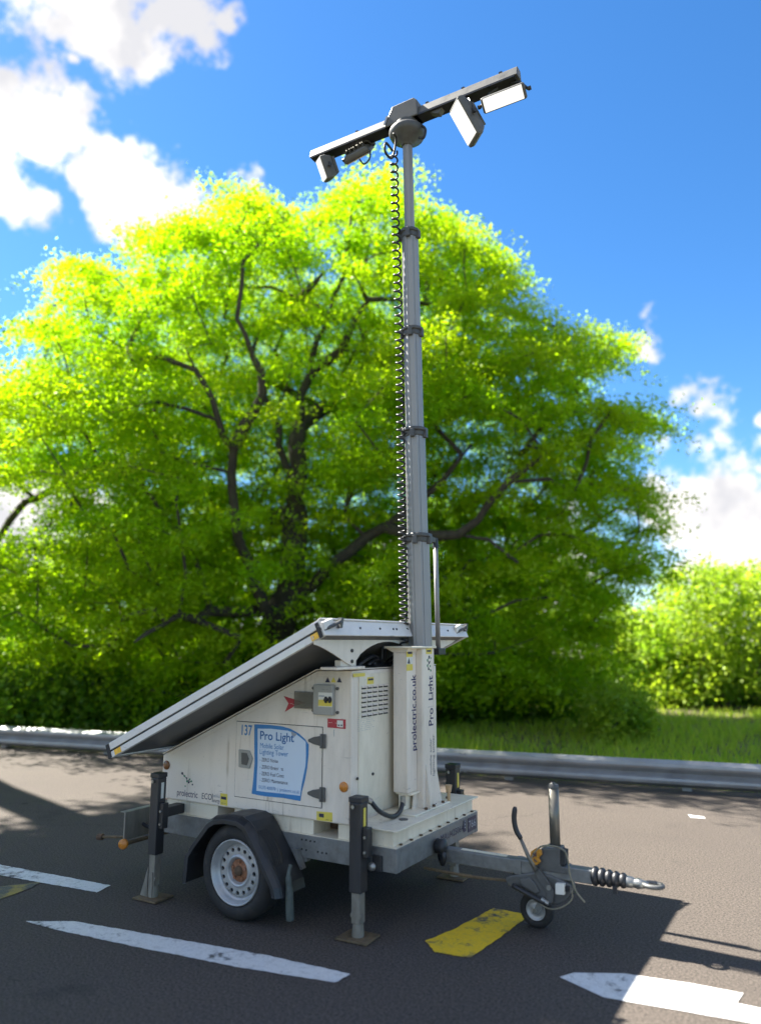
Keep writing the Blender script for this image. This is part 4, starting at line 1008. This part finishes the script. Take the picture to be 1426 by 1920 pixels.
# wrinkled orange tag and thin breakaway cable
tg = MB(); A_ = [ony(x, y, YH - .004) for x, y in ((994, 1597), (1004, 1590), (1012, 1594), (1013, 1603), (1007, 1609), (1011, 1616), (1003, 1623), (997, 1618), (993, 1606))]
tg.prism(A_, (.006, .012, 0)); tgo = tg.build('tag', 'orange_tag', T, bevel=.002)
for (p_, q_) in (((998, 1600), (1005, 1606)), ((1005, 1599), (999, 1607)), ((1000, 1611), (1006, 1616))):
    a_, b_ = ony(*p_, YH - .006), ony(*q_, YH - .006); MB().tube([a_, b_], .003, 5).build('tag_mark', 'dark_ink', tgo)
bc = spline([ony(x, y, YH - .002) for x, y in ((1002, 1622), (996, 1608), (1012, 1588), (1035, 1586), (1056, 1594), (1064, 1612), (1068, 1640), (1080, 1672), (1096, 1692))], 6)
MB().tube(bc, .005, 5).build('breakaway_cable', 'pale_cable', T, smooth=True)
bc = spline([ony(x, y, YH - .002) for x, y in ((1072, 1668), (1070, 1688), (1050, 1702), (1030, 1704), (1012, 1696))], 6)
MB().tube(bc, .004, 5).build('breakaway_cable', 'pale_cable', T, smooth=True)
# jockey wheel
gp = onz(1006, 1737); JY = YC - .0; jc = Vector((-1.640, 4.535, .100))
jo = empty('jockey_wheel', jc); jo.location = jc - ORGT; jo.parent = T
MB().lathe([(.058, -.028), (.075, -.034), (.094, -.030), (.1, -.016), (.1, .016), (.094, .030), (.075, .034), (.058, .028)], jc, (0, 1, 0), 36, closed=True).build('tyre', 'rubber', jo, smooth=True)
MB().lathe([(.060, -.026), (.056, -.030), (.052, -.022), (.030, -.016), (.026, -.024), (.001, -.024)], jc, (0, 1, 0), 28).build('rim', 'rim_silver', jo, smooth=True)
MB().lathe([(.060, .026), (.056, .030), (.052, .022), (.030, .016), (.026, .024), (.001, .024)], jc, (0, 1, 0), 28).build('rim', 'rim_silver', jo, smooth=True)
for s_ in (-1, 1): MB().prism([jc + Vector((-.018, s_ * .040, -.018)), jc + Vector((.018, s_ * .040, -.018)), jc + Vector((.10, s_ * .040, .115)), jc + Vector((.05, s_ * .040, .115))], (0, .005, 0)).build('fork', 'galvanised', jo)
MB().cyl(jc + Vector((0, -.046, 0)), jc + Vector((0, .046, 0)), .012, n=10).build('axle', 'zinc_bright', jo)
pt0, pt1 = ony(1040, 1594, 4.50), ony(1037, 1478, 4.50); px_ = (pt0.x + pt1.x) / 2
MB().cyl((px_, 4.50, .215), (px_, 4.50, pt0.z - .0), .026, n=16).build('stem', 'galvanised', jo, smooth=True)
MB().cyl((px_, 4.50, pt0.z), (px_, 4.50, pt1.z), .030, n=20).build('outer_tube', 'silver_tube', jo, smooth=True)
MB().lathe([(.031, 0), (.031, .02), (.024, .026), (.012, .026), (.012, .034), (.001, .035)], (px_, 4.50, pt1.z), (0, 0, 1), 18).build('tube_cap', 'collar_metal', jo, smooth=True)
MB().box(px_ - .05, px_ + .04, 4.46, 4.54, .465, .474).build('clamp_collar', 'zinc_bright', jo, bevel=.002)

# ------------------------------------------------------------------ foliage
def quads(name, v, mat, tint, parent=None, org=(0, 0, 0)):
    n = len(v) // 4; me = bpy.data.meshes.new(name)
    me.vertices.add(4 * n); me.vertices.foreach_set('co', (np.asarray(v, dtype=np.float32) - np.array(org, dtype=np.float32)).ravel())
    me.loops.add(4 * n); me.loops.foreach_set('vertex_index', np.arange(4 * n, dtype=np.int32))
    me.polygons.add(n); me.polygons.foreach_set('loop_start', np.arange(0, 4 * n, 4, dtype=np.int32)); me.polygons.foreach_set('loop_total', np.full(n, 4, dtype=np.int32))
    at = me.attributes.new('tint', 'FLOAT', 'FACE'); at.data.foreach_set('value', np.asarray(tint, dtype=np.float32))
    me.update(calc_edges=True); me.materials.append(MAT[mat])
    o = bpy.data.objects.new(name, me); C.objects.link(o)
    if parent: o.parent = parent
    else: o.location = org
    return o
def leaf_quads(pos, size, flat=.22, droop=None):
    n = len(pos); nr = rng.normal(size=(n, 3)); nr[:, 2] = np.abs(nr[:, 2]) + flat * 2
    nr /= np.linalg.norm(nr, axis=1, keepdims=True)
    a = rng.normal(size=(n, 3)); a -= nr * (a * nr).sum(1, keepdims=True); a /= np.linalg.norm(a, axis=1, keepdims=True)
    b = np.cross(nr, a); s = (size * rng.uniform(.6, 1.35, n))[:, None]
    tip = pos + a * s; base = pos - a * s; mid = pos + a * s * .1
    fold = nr * s * .12
    v = np.empty((n, 4, 3)); v[:, 0] = base; v[:, 1] = mid + b * s * .52 + fold; v[:, 2] = tip; v[:, 3] = mid - b * s * .52 + fold
    return v.reshape(-1, 3)
def sprays(anchors, outward, per, rad, thick, size):
    ps = []; tn = []
    for c, o in zip(anchors, outward):
        k = int(per * rng.uniform(.6, 1.3)); r = rad * rng.uniform(.65, 1.3)
        th = rng.uniform(0, 2 * np.pi, k); q = np.sqrt(rng.uniform(0, 1, k)) * r
        # lobes give a ragged edge; the spray reaches outwards and droops at its tip
        lob = 1 + .38 * np.sin(th * rng.integers(3, 6) + rng.uniform(0, 6)) + .2 * np.sin(th * 9 + rng.uniform(0, 6))
        q = q * lob; x = np.cos(th) * q; y = np.sin(th) * q
        tilt = rng.normal(0, .22, 2)
        z = rng.normal(0, thick, k) - .16 * q * q / r + tilt[0] * x + tilt[1] * y
        p = np.stack([x, y, z], 1)
        al = p @ o; p = p + o[None] * (np.abs(al) * .35)[:, None]; p[:, 2] -= np.clip(al, 0, None) * .28
        ps.append(c + p); tn.append(np.clip(rng.normal(rng.uniform(.1, .9), .12, k), 0, 1))
    return np.concatenate(ps), np.concatenate(tn)
def branches(base, trunk_paths, anchors, r_trunk, mat, parent, org, max_len=9, rmin=.012):
    """connect every anchor to the nearest thicker wood, then thicken towards the root (pipe model)"""
    nodes = []; par = []
    def add(p, q): nodes.append(np.array(p)); par.append(q); return len(nodes) - 1
    ends = []
    minr = []
    for pi, path in enumerate(trunk_paths):
        if pi: path = [tuple(q + Vector(rng.normal(0, .035, 3))) if 0 < k else tuple(q) for k, q in enumerate(spline(path, 3))]
        prev = -1
        if nodes and path[0] is not None:
            d_ = [np.linalg.norm(nn - np.array(path[0])) for nn in nodes]; prev = int(np.argmin(d_))
        for i, p in enumerate(path):
            if i == 0 and prev >= 0: continue
            prev = add(p, prev); u = i / max(1, len(path) - 1); minr.append(.16 if pi == 0 else .115 * (1 - u) ** .8 + .022)
    nt0 = len(nodes)
    order = np.argsort([np.min([np.linalg.norm(a - nodes[j]) for j in range(nt0)]) for a in anchors])
    for i in order:
        a = anchors[i]; arr = np.array(nodes); dd = np.linalg.norm(arr - a, axis=1) + np.clip(arr[:, 2] - a[2], 0, None) * .8
        j = int(np.argmin(dd)); p = nodes[j]; L_ = np.linalg.norm(a - p); k = max(1, int(L_ / .5)); prev = j
        sag = rng.normal(0, .06 * L_, 3)
        for t_ in range(1, k + 1):
            u = t_ / k; q = p + (a - p) * u + sag * math.sin(math.pi * u) + np.array([0, 0, .10 * L_ * math.sin(math.pi * u)])
            prev = add(q, prev)
    n = len(nodes); area = np.full(n, rmin ** 2.2); kids = [[] for _ in range(n)]
    for i in range(n - 1, -1, -1):
        if par[i] >= 0: area[par[i]] += area[i]; kids[par[i]].append(i)
    rad = area ** (1 / 2.2); rad *= r_trunk / rad[0]; rad = np.maximum(rad, rmin); lead = np.zeros(n); 
    if r_trunk > .3: rad[:nt0] = np.maximum(rad[:nt0], np.array(minr))
    done = set(); m = MB()
    for i in range(n):
        if par[i] >= 0 and i in done: continue
        chain = [i]; done.add(i)
        while kids[chain[-1]]:
            k = max(kids[chain[-1]], key=lambda j: rad[j]); chain.append(k); done.add(k)
        if par[i] >= 0: chain = [par[i]] + chain
        if len(chain) < 2: continue
        rr = [rad[j] for j in chain]
        if par[i] >= 0: rr[0] = rr[1]
        m.tube([Vector(nodes[j]) for j in chain], [float(x) for x in rr], 7 if rr[0] > .05 else 4, caps=False)
    return m
def tree(name, label, cat, base, anchors, outward, trunk_paths, r_trunk, per, rad, thick, size, leafm, barkm, group=None, feathers=None):
    o = empty(name, base); tag(o, label, cat, group)
    m = branches(base, trunk_paths, list(anchors) + (feathers[0] if feathers else []), r_trunk, barkm, o, base)
    m.build('trunk', barkm, o, smooth=True)
    p, tn = sprays(anchors, outward, per, rad, thick, size)
    if feathers:
        p2, t2 = sprays(feathers[0], feathers[1], per * .30, rad * .62, thick * .8, size); p = np.concatenate([p, p2]); tn = np.concatenate([tn, t2])
    v = leaf_quads(p, size)
    cr_ = quads('crown', v, leafm, tn, o, base); cr_['kind'] = 'stuff'
    return o
def inside(x, z, poly):
    r = False; n = len(poly)
    for i in range(n):
        x0, z0 = poly[i]; x1, z1 = poly[(i + 1) % n]
        if (z0 > z) != (z1 > z) and x < (x1 - x0) * (z - z0) / (z1 - z0) + x0: r = not r
    return r
def edge_dist(x, z, poly):
    best = 9e9; n = len(poly)
    for i in range(n):
        a = np.array(poly[i]); b = np.array(poly[(i + 1) % n]); p = np.array((x, z)); ab = b - a
        t_ = np.clip(((p - a) @ ab) / (ab @ ab + 1e-9), 0, 1); best = min(best, np.linalg.norm(p - a - ab * t_))
    return best
# the big tree: a broad crown about 16 m ahead; outline in metres (right, height) with real depth front to back
TF = 16.0
outline = [onf(px, py, TF) for px, py in [(-230, 1340), (-250, 1150), (-190, 1010), (-60, 1050), (40, 1020), (120, 965), (150, 915), (90, 880), (30, 890), (-60, 900), (-230, 870), (-200, 790), (-80, 760), (50, 715), (140, 650), (75, 622), (85, 570), (160, 550), (105, 505), (175, 500), (250, 545), (265, 455), (350, 420), (400, 425), (455, 370), (510, 395), (590, 440), (640, 380), (730, 350), (785, 415), (850, 430), (910, 480), (980, 510), (930, 575), (1040, 590), (1165, 625), (1150, 670), (1050, 710), (1070, 770), (1180, 775), (1230, 800), (1140, 870), (1235, 955), (1210, 1030), (1175, 1110), (1150, 1220), (1190, 1310), (1130, 1350), (900, 1370), (400, 1370), (0, 1360)]]
cxm = np.mean([p[0] for p in outline]); 
def crown_pts(outline, n_try, mind, depth, f0, zc, hh, ww, cx_, bias=.55, edge=.35, zmin=.6, gaps=None, voids=False):
    xs = [p[0] for p in outline]; zz = [p[1] for p in outline]; out = []; dirs = []
    vo = []
    if voids:
        for i in range(0, len(outline)):
            for _ in range(1):
                a = np.array(outline[i]); c = np.array((cx_, zc)); q = a + (c - a) * rng.uniform(.08, .38); vo.append((q[0] + rng.normal(0, .5), f0 + rng.uniform(-3.5, 2), q[1] + rng.normal(0, .5), rng.uniform(.45, .85)))
    for _ in range(n_try):
        x = rng.uniform(min(xs), max(xs)); z = rng.uniform(max(zmin, min(zz)), max(zz))
        if not inside(x, z, outline): continue
        ed = edge_dist(x, z, outline)
        if ed < edge: continue
        e2 = ((x - cx_) / ww) ** 2 + ((z - zc) / hh) ** 2
        half = max(.9, depth * math.sqrt(max(0, 1 - e2)), min(depth * .8, ed * 1.1))
        s = rng.uniform(-1, 1); s = math.copysign(abs(s) ** bias, s); f = f0 + s * half
        p = np.array((x, f, z))
        if any((x - v[0]) ** 2 + (f - v[1]) ** 2 * .35 + ((z - v[2]) * 1.4) ** 2 < v[3] ** 2 for v in vo): continue
        k_ = f0 / f                          # keep the near half of the crown as rounded as the far half
        if not inside(x * k_, 1.65 + (z - 1.65) * k_, outline): continue
        if gaps is not None and f < f0 - .6:
            q = np.array((x * k_, 1.65 + (z - 1.65) * k_))
            if np.min(np.linalg.norm(gaps - q, axis=1)) < 1.0 and rng.uniform() < .97: continue
        if out and np.min(np.linalg.norm(np.array(out) - p, axis=1)) < mind: continue
        out.append(p); dirs.append(np.array(((x - cx_) / ww, s * .9, .15)))
    W_ = [np.array(PL(*p)) for p in out]
    D_ = []
    for d_ in dirs:
        q = np.array(V_R) * d_[0] + np.array(V_H) * d_[1] + np.array((0, 0, d_[2])); D_.append(q / (np.linalg.norm(q) + 1e-6))
    return W_, D_
def feather(outline, n, f0, cx_):
    ps, ds = [], []; k = len(outline)
    for _ in range(n):
        i = rng.integers(0, k); a, b = np.array(outline[i]), np.array(outline[(i + 1) % k]); q = a + (b - a) * rng.uniform(0, 1)
        if q[1] < 2.2: continue
        c = np.array((cx_, 6.)); o = (q - c) / np.linalg.norm(q - c); q = q + o * rng.uniform(-.35, .30)
        f = f0 + rng.normal(0, 1.0); ps.append(np.array(PL(q[0] * f / f0, f, 1.65 + (q[1] - 1.65) * f / f0)))
        d_ = np.array(V_R) * o[0] + np.array((0, 0, .2)); ds.append(d_ / np.linalg.norm(d_))
    return ps, ds
def wp(px, py, f): r_, z_ = onf(px, py, f); return tuple(PL(r_, f, z_))
bt = onf(525, 1215, TF); base = PL(bt[0], TF, -.05)
fork_ = wp(530, 1140, TF - 1.0)
TM = TF - 1.3
tp = [[tuple(base), tuple(PL(bt[0] - .02, TF, .9)), wp(522, 1190, TF), fork_],
      [fork_, wp(545, 1070, TM), wp(552, 990, TM - .1), wp(545, 910, TM - .3), wp(525, 830, TM - .5), wp(500, 745, TM - .9), wp(480, 690, TM - 1.2)],
      [wp(552, 990, TM - .1), wp(556, 900, TM), wp(560, 800, TM), wp(575, 710, TM - .3), wp(612, 600, TM - .6), wp(650, 480, TM - .8)],
      [wp(575, 710, TM - .3), wp(640, 650, TM - .8), wp(690, 560, TM - 1.2)],
      [wp(612, 600, TM - .6), wp(560, 560, TM - 1), wp(610, 510, TM - 1.2)],
      [wp(522, 1190, TM), wp(490, 1120, TM - .6), wp(462, 1040, TM - 1.0), wp(440, 960, TM - 1.3), wp(430, 850, TM - 1.6), wp(400, 760, TM - 2.0), wp(345, 650, TM - 2.4)],
      [wp(430, 850, TM - 1.6), wp(470, 780, TM - 1.8), wp(490, 700, TM - 2.2), wp(440, 600, TM - 2.6)],
      [fork_, wp(620, 1060, TM - .4), wp(720, 990, TM - .8), wp(830, 900, TM - 1.2), wp(885, 830, TM - 1.6)],
      [wp(720, 990, TM - .8), wp(860, 1000, TM - 1.5), wp(950, 900, TM - 2.0)],
      [fork_, wp(430, 1150, TM - .8), wp(330, 1160, TM - 1.8), wp(250, 1200, TM - 2.6)],
      [fork_, wp(650, 1130, TF + .6), wp(800, 1080, TF + 1.2), wp(950, 1060, TF + 1.5)],
      [wp(552, 990, TF - .1), wp(420, 930, TF + 1.4), wp(250, 880, TF + 2.2), wp(60, 930, TF + 2)],
      [wp(560, 800, TF), wp(720, 700, TF + 1.8), wp(850, 600, TF + 2.4)]]
gp_ = []
for path in tp[1:9]:
    for a_, b_ in zip(path[:-1], path[1:]):
        for u in np.linspace(0, 1, 6):
            q = Vector(a_).lerp(Vector(b_), float(u)); f_ = q.dot(V_H); gp_.append((q.dot(V_R) * TF / f_, 1.65 + (q.z - 1.65) * TF / f_))
gaps = np.array(gp_)
anc, dirs = crown_pts(outline, 26000, .70, 4.2, TF, 6.2, 6.5, 9.0, onf(560, 900, TF)[0], gaps=gaps, edge=.30, voids=True)
fe, fd = feather(outline, 190, TF, onf(560, 900, TF)[0])
print('anchors', len(anc))
tree('broadleaf_tree', 'big spreading tree with dark trunk and sunlit yellow-green leaves behind the barrier', 'tree', base, anc, dirs, tp, .34, 800, .68, .11, .041, 'leaf_bright', 'bark', feathers=(fe, fd))

# younger trees and bushes to the right, each its own outline
def bushy(name, label, cat, poly_px, f, n_try, mind, depth, per, rad, size, leafm, stems, group=None, barkm='bark', thick=.16):
    ol = [onf(px, py, f) for px, py in poly_px]; xs = [p[0] for p in ol]; zz = [max(0, p[1]) for p in ol]
    cx_ = (min(xs) + max(xs)) / 2; zc = max(zz) * .5; a_, d_ = crown_pts(ol, n_try, mind, depth, f, zc, max(zz) * .55, (max(xs) - min(xs)) / 2 * 1.05, cx_, edge=min(.3, rad * .35), zmin=.1)
    b_ = PL(cx_, f, -.05)
    tps = []; ws = min(1., (max(xs) - min(xs)) / 5)
    for k in range(stems):
        dx = (k - (stems - 1) / 2) * .25; top = max(zz) * .55
        tps.append([tuple(b_) if k == 0 else tuple(b_), tuple(PL(cx_ + dx * 1.2 * ws, f + rng.normal(0, .1), top * .3)), tuple(PL(cx_ + dx * 3 * ws, f + rng.normal(0, .2 * ws), top * .7)), tuple(PL(cx_ + dx * 4.5 * ws, f + rng.normal(0, .3 * ws), top))])
    return tree(name, label, cat, b_, a_, d_, tps, .05 + .03 * max(zz) / 3, per, rad, thick, size, leafm, barkm, group)
bushy('young_tree', 'light green bushy tree with several thin stems at the right edge', 'tree',
      [(1180, 1370), (1190, 1250), (1175, 1180), (1225, 1120), (1240, 1075), (1290, 1050), (1340, 1065), (1400, 1050), (1470, 1060), (1530, 1120), (1540, 1250), (1500, 1375)], 20.5, 3500, .58, 1.8, 330, .6, .06, 'leaf_mid', 5, barkm='bark_pale')
bushy('young_tree', 'pale rounded tree standing behind the big tree on the far left', 'tree',
      [(-160, 1360), (-170, 1200), (-140, 1120), (-60, 1090), (10, 1075), (60, 1110), (90, 1200), (80, 1360)], 22, 2500, .65, 1.8, 260, .6, .07, 'leaf_mid', 3)
bushy('shrub', 'smallest, lowest shrub at the grass edge right of the mast', 'shrub',
      [(1095, 1362), (1105, 1318), (1140, 1302), (1180, 1298), (1210, 1312), (1218, 1350), (1205, 1368)], 13.6, 900, .22, .5, 220, .22, .04, 'leaf_mid', 4)
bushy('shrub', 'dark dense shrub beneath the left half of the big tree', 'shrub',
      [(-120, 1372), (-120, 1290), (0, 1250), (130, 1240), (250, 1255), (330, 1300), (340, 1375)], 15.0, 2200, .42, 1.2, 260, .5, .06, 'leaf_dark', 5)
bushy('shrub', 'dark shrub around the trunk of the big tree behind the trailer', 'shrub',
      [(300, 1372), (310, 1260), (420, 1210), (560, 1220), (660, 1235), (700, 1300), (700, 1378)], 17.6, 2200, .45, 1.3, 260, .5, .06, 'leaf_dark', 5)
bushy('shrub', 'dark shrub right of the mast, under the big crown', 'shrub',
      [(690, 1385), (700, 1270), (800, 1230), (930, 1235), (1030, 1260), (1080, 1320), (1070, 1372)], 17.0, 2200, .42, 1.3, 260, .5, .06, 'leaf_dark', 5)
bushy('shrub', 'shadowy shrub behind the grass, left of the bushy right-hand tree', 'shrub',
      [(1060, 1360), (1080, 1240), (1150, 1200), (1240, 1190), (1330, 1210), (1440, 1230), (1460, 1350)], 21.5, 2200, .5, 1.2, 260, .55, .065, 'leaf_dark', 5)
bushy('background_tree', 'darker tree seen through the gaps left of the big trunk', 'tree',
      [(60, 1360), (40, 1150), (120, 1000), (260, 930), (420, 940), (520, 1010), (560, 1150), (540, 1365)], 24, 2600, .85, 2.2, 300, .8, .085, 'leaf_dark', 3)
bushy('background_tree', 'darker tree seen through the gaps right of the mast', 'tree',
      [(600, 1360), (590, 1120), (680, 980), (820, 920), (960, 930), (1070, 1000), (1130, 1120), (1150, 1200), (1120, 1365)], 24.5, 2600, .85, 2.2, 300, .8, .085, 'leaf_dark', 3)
# added tree, unseen left of the frame, placed to shade trailer and near lane
def shade_tree():
    b_ = PL(-10.3, 14.4, -.05); pts = []; dr = []
    for _ in range(9000):
        z = rng.uniform(9.4, 13.6); t_ = (z - 9.4) / 4.2
        cx_ = -1.1 - .73 * z; cf = 5.2 + .42 * z; rr = 1.75 * math.sqrt(max(.12, math.sin(math.pi * (.15 + .7 * t_))))  # crown shaped along the sun's slope so its shade lands on the trailer
        a_ = rng.uniform(0, 2 * math.pi); q = rr * math.sqrt(rng.uniform(0, 1)); p = np.array(PL(cx_ + q * math.cos(a_), cf + q * math.sin(a_) * 1.75, z))
        v_ = Vector(p) - CAM
        if v_.dot(V_F) > 0 and PCX + FOC * v_.dot(V_R) / v_.dot(V_F) > -210: continue       # drops crown points that would show in the frame
        if pts and np.min(np.linalg.norm(np.array(pts) - p, axis=1)) < .62: continue
        pts.append(p); dr.append(np.array((math.cos(a_), math.sin(a_), .1)))
    tps = [[tuple(b_), tuple(PL(-10.3, 14.1, 2.5)), tuple(PL(-10.1, 13.3, 5.)), tuple(PL(-9.9, 12.0, 7.6)), tuple(PL(-9.4, 10.8, 9.8)), tuple(PL(-10.1, 10.4, 12.2))]]
    tree('added_shade_tree', 'added unseen leaning tree beyond the left edge, placed to shade the near lane', 'tree', b_, pts, dr, tps, .26, 560, .62, .16, .075, 'leaf_dark', 'bark')
shade_tree()

# far belt of trees closing the horizon: reads as one mass
def belt():
    n = 42000; a_ = rng.uniform(-1.9, 1.9, n); top = 3.0 + 1.0 * np.sin(a_ * 9) + .7 * np.sin(a_ * 23 + 1) + .5 * np.sin(a_ * 51)
    z = top * np.sqrt(rng.uniform(0, 1, n)); f = 42 + 5 * np.sin(a_ * 7) + rng.normal(0, 1.2, n) + (top - z) * -.2
    x = np.sin(a_) * f; y = np.cos(a_) * f
    pos = np.outer(x, np.array(V_R)) + np.outer(y, np.array(V_H)); pos[:, 2] = z
    v = leaf_quads(pos, .26, .2); o = quads('distant_woodland', v, 'leaf_mid', np.clip(rng.normal(.4, .25, n), 0, 1))
    tag(o, 'low belt of far-off woodland along the horizon', 'woodland', kind='stuff')
belt()
# grass on the verge behind the barrier
def grass():
    n = 90000; u = rng.uniform(-16, 14, n); w = -.35 - rng.uniform(0, 1, n) ** 1.5 * 10
    patch = .5 + .5 * np.sin(u * 1.3 + np.sin(w * 1.1) * 2) * np.cos(w * .9 + u * .4)
    keep = rng.uniform(0, 1, n) < (.35 + .65 * patch); u = u[keep]; w = w[keep]; n = len(u)
    pos = np.array(RO) + np.outer(u, np.array(RE)) + np.outer(w, np.array(RN)); pos[:, 2] = -.03
    h = rng.uniform(.07, .22, n) * (.7 + .6 * patch[keep]); a_ = rng.uniform(0, 2 * np.pi, n); ln = rng.normal(0, .35, (n, 2))
    sd = np.stack([np.cos(a_), np.sin(a_), np.zeros(n)], 1) * rng.uniform(.006, .012, n)[:, None]
    tip = pos + np.stack([ln[:, 0] * h, ln[:, 1] * h, h], 1); v = np.empty((n, 4, 3))
    v[:, 0] = pos - sd; v[:, 1] = pos + sd; v[:, 2] = tip + sd * .3; v[:, 3] = tip - sd * .3
    o = quads('grass', v.reshape(-1, 3), 'grass_blade', np.clip(rng.normal(.5, .25, n), 0, 1))
    tag(o, 'rough green grass on the verge behind the barrier', 'grass', kind='stuff')
grass()
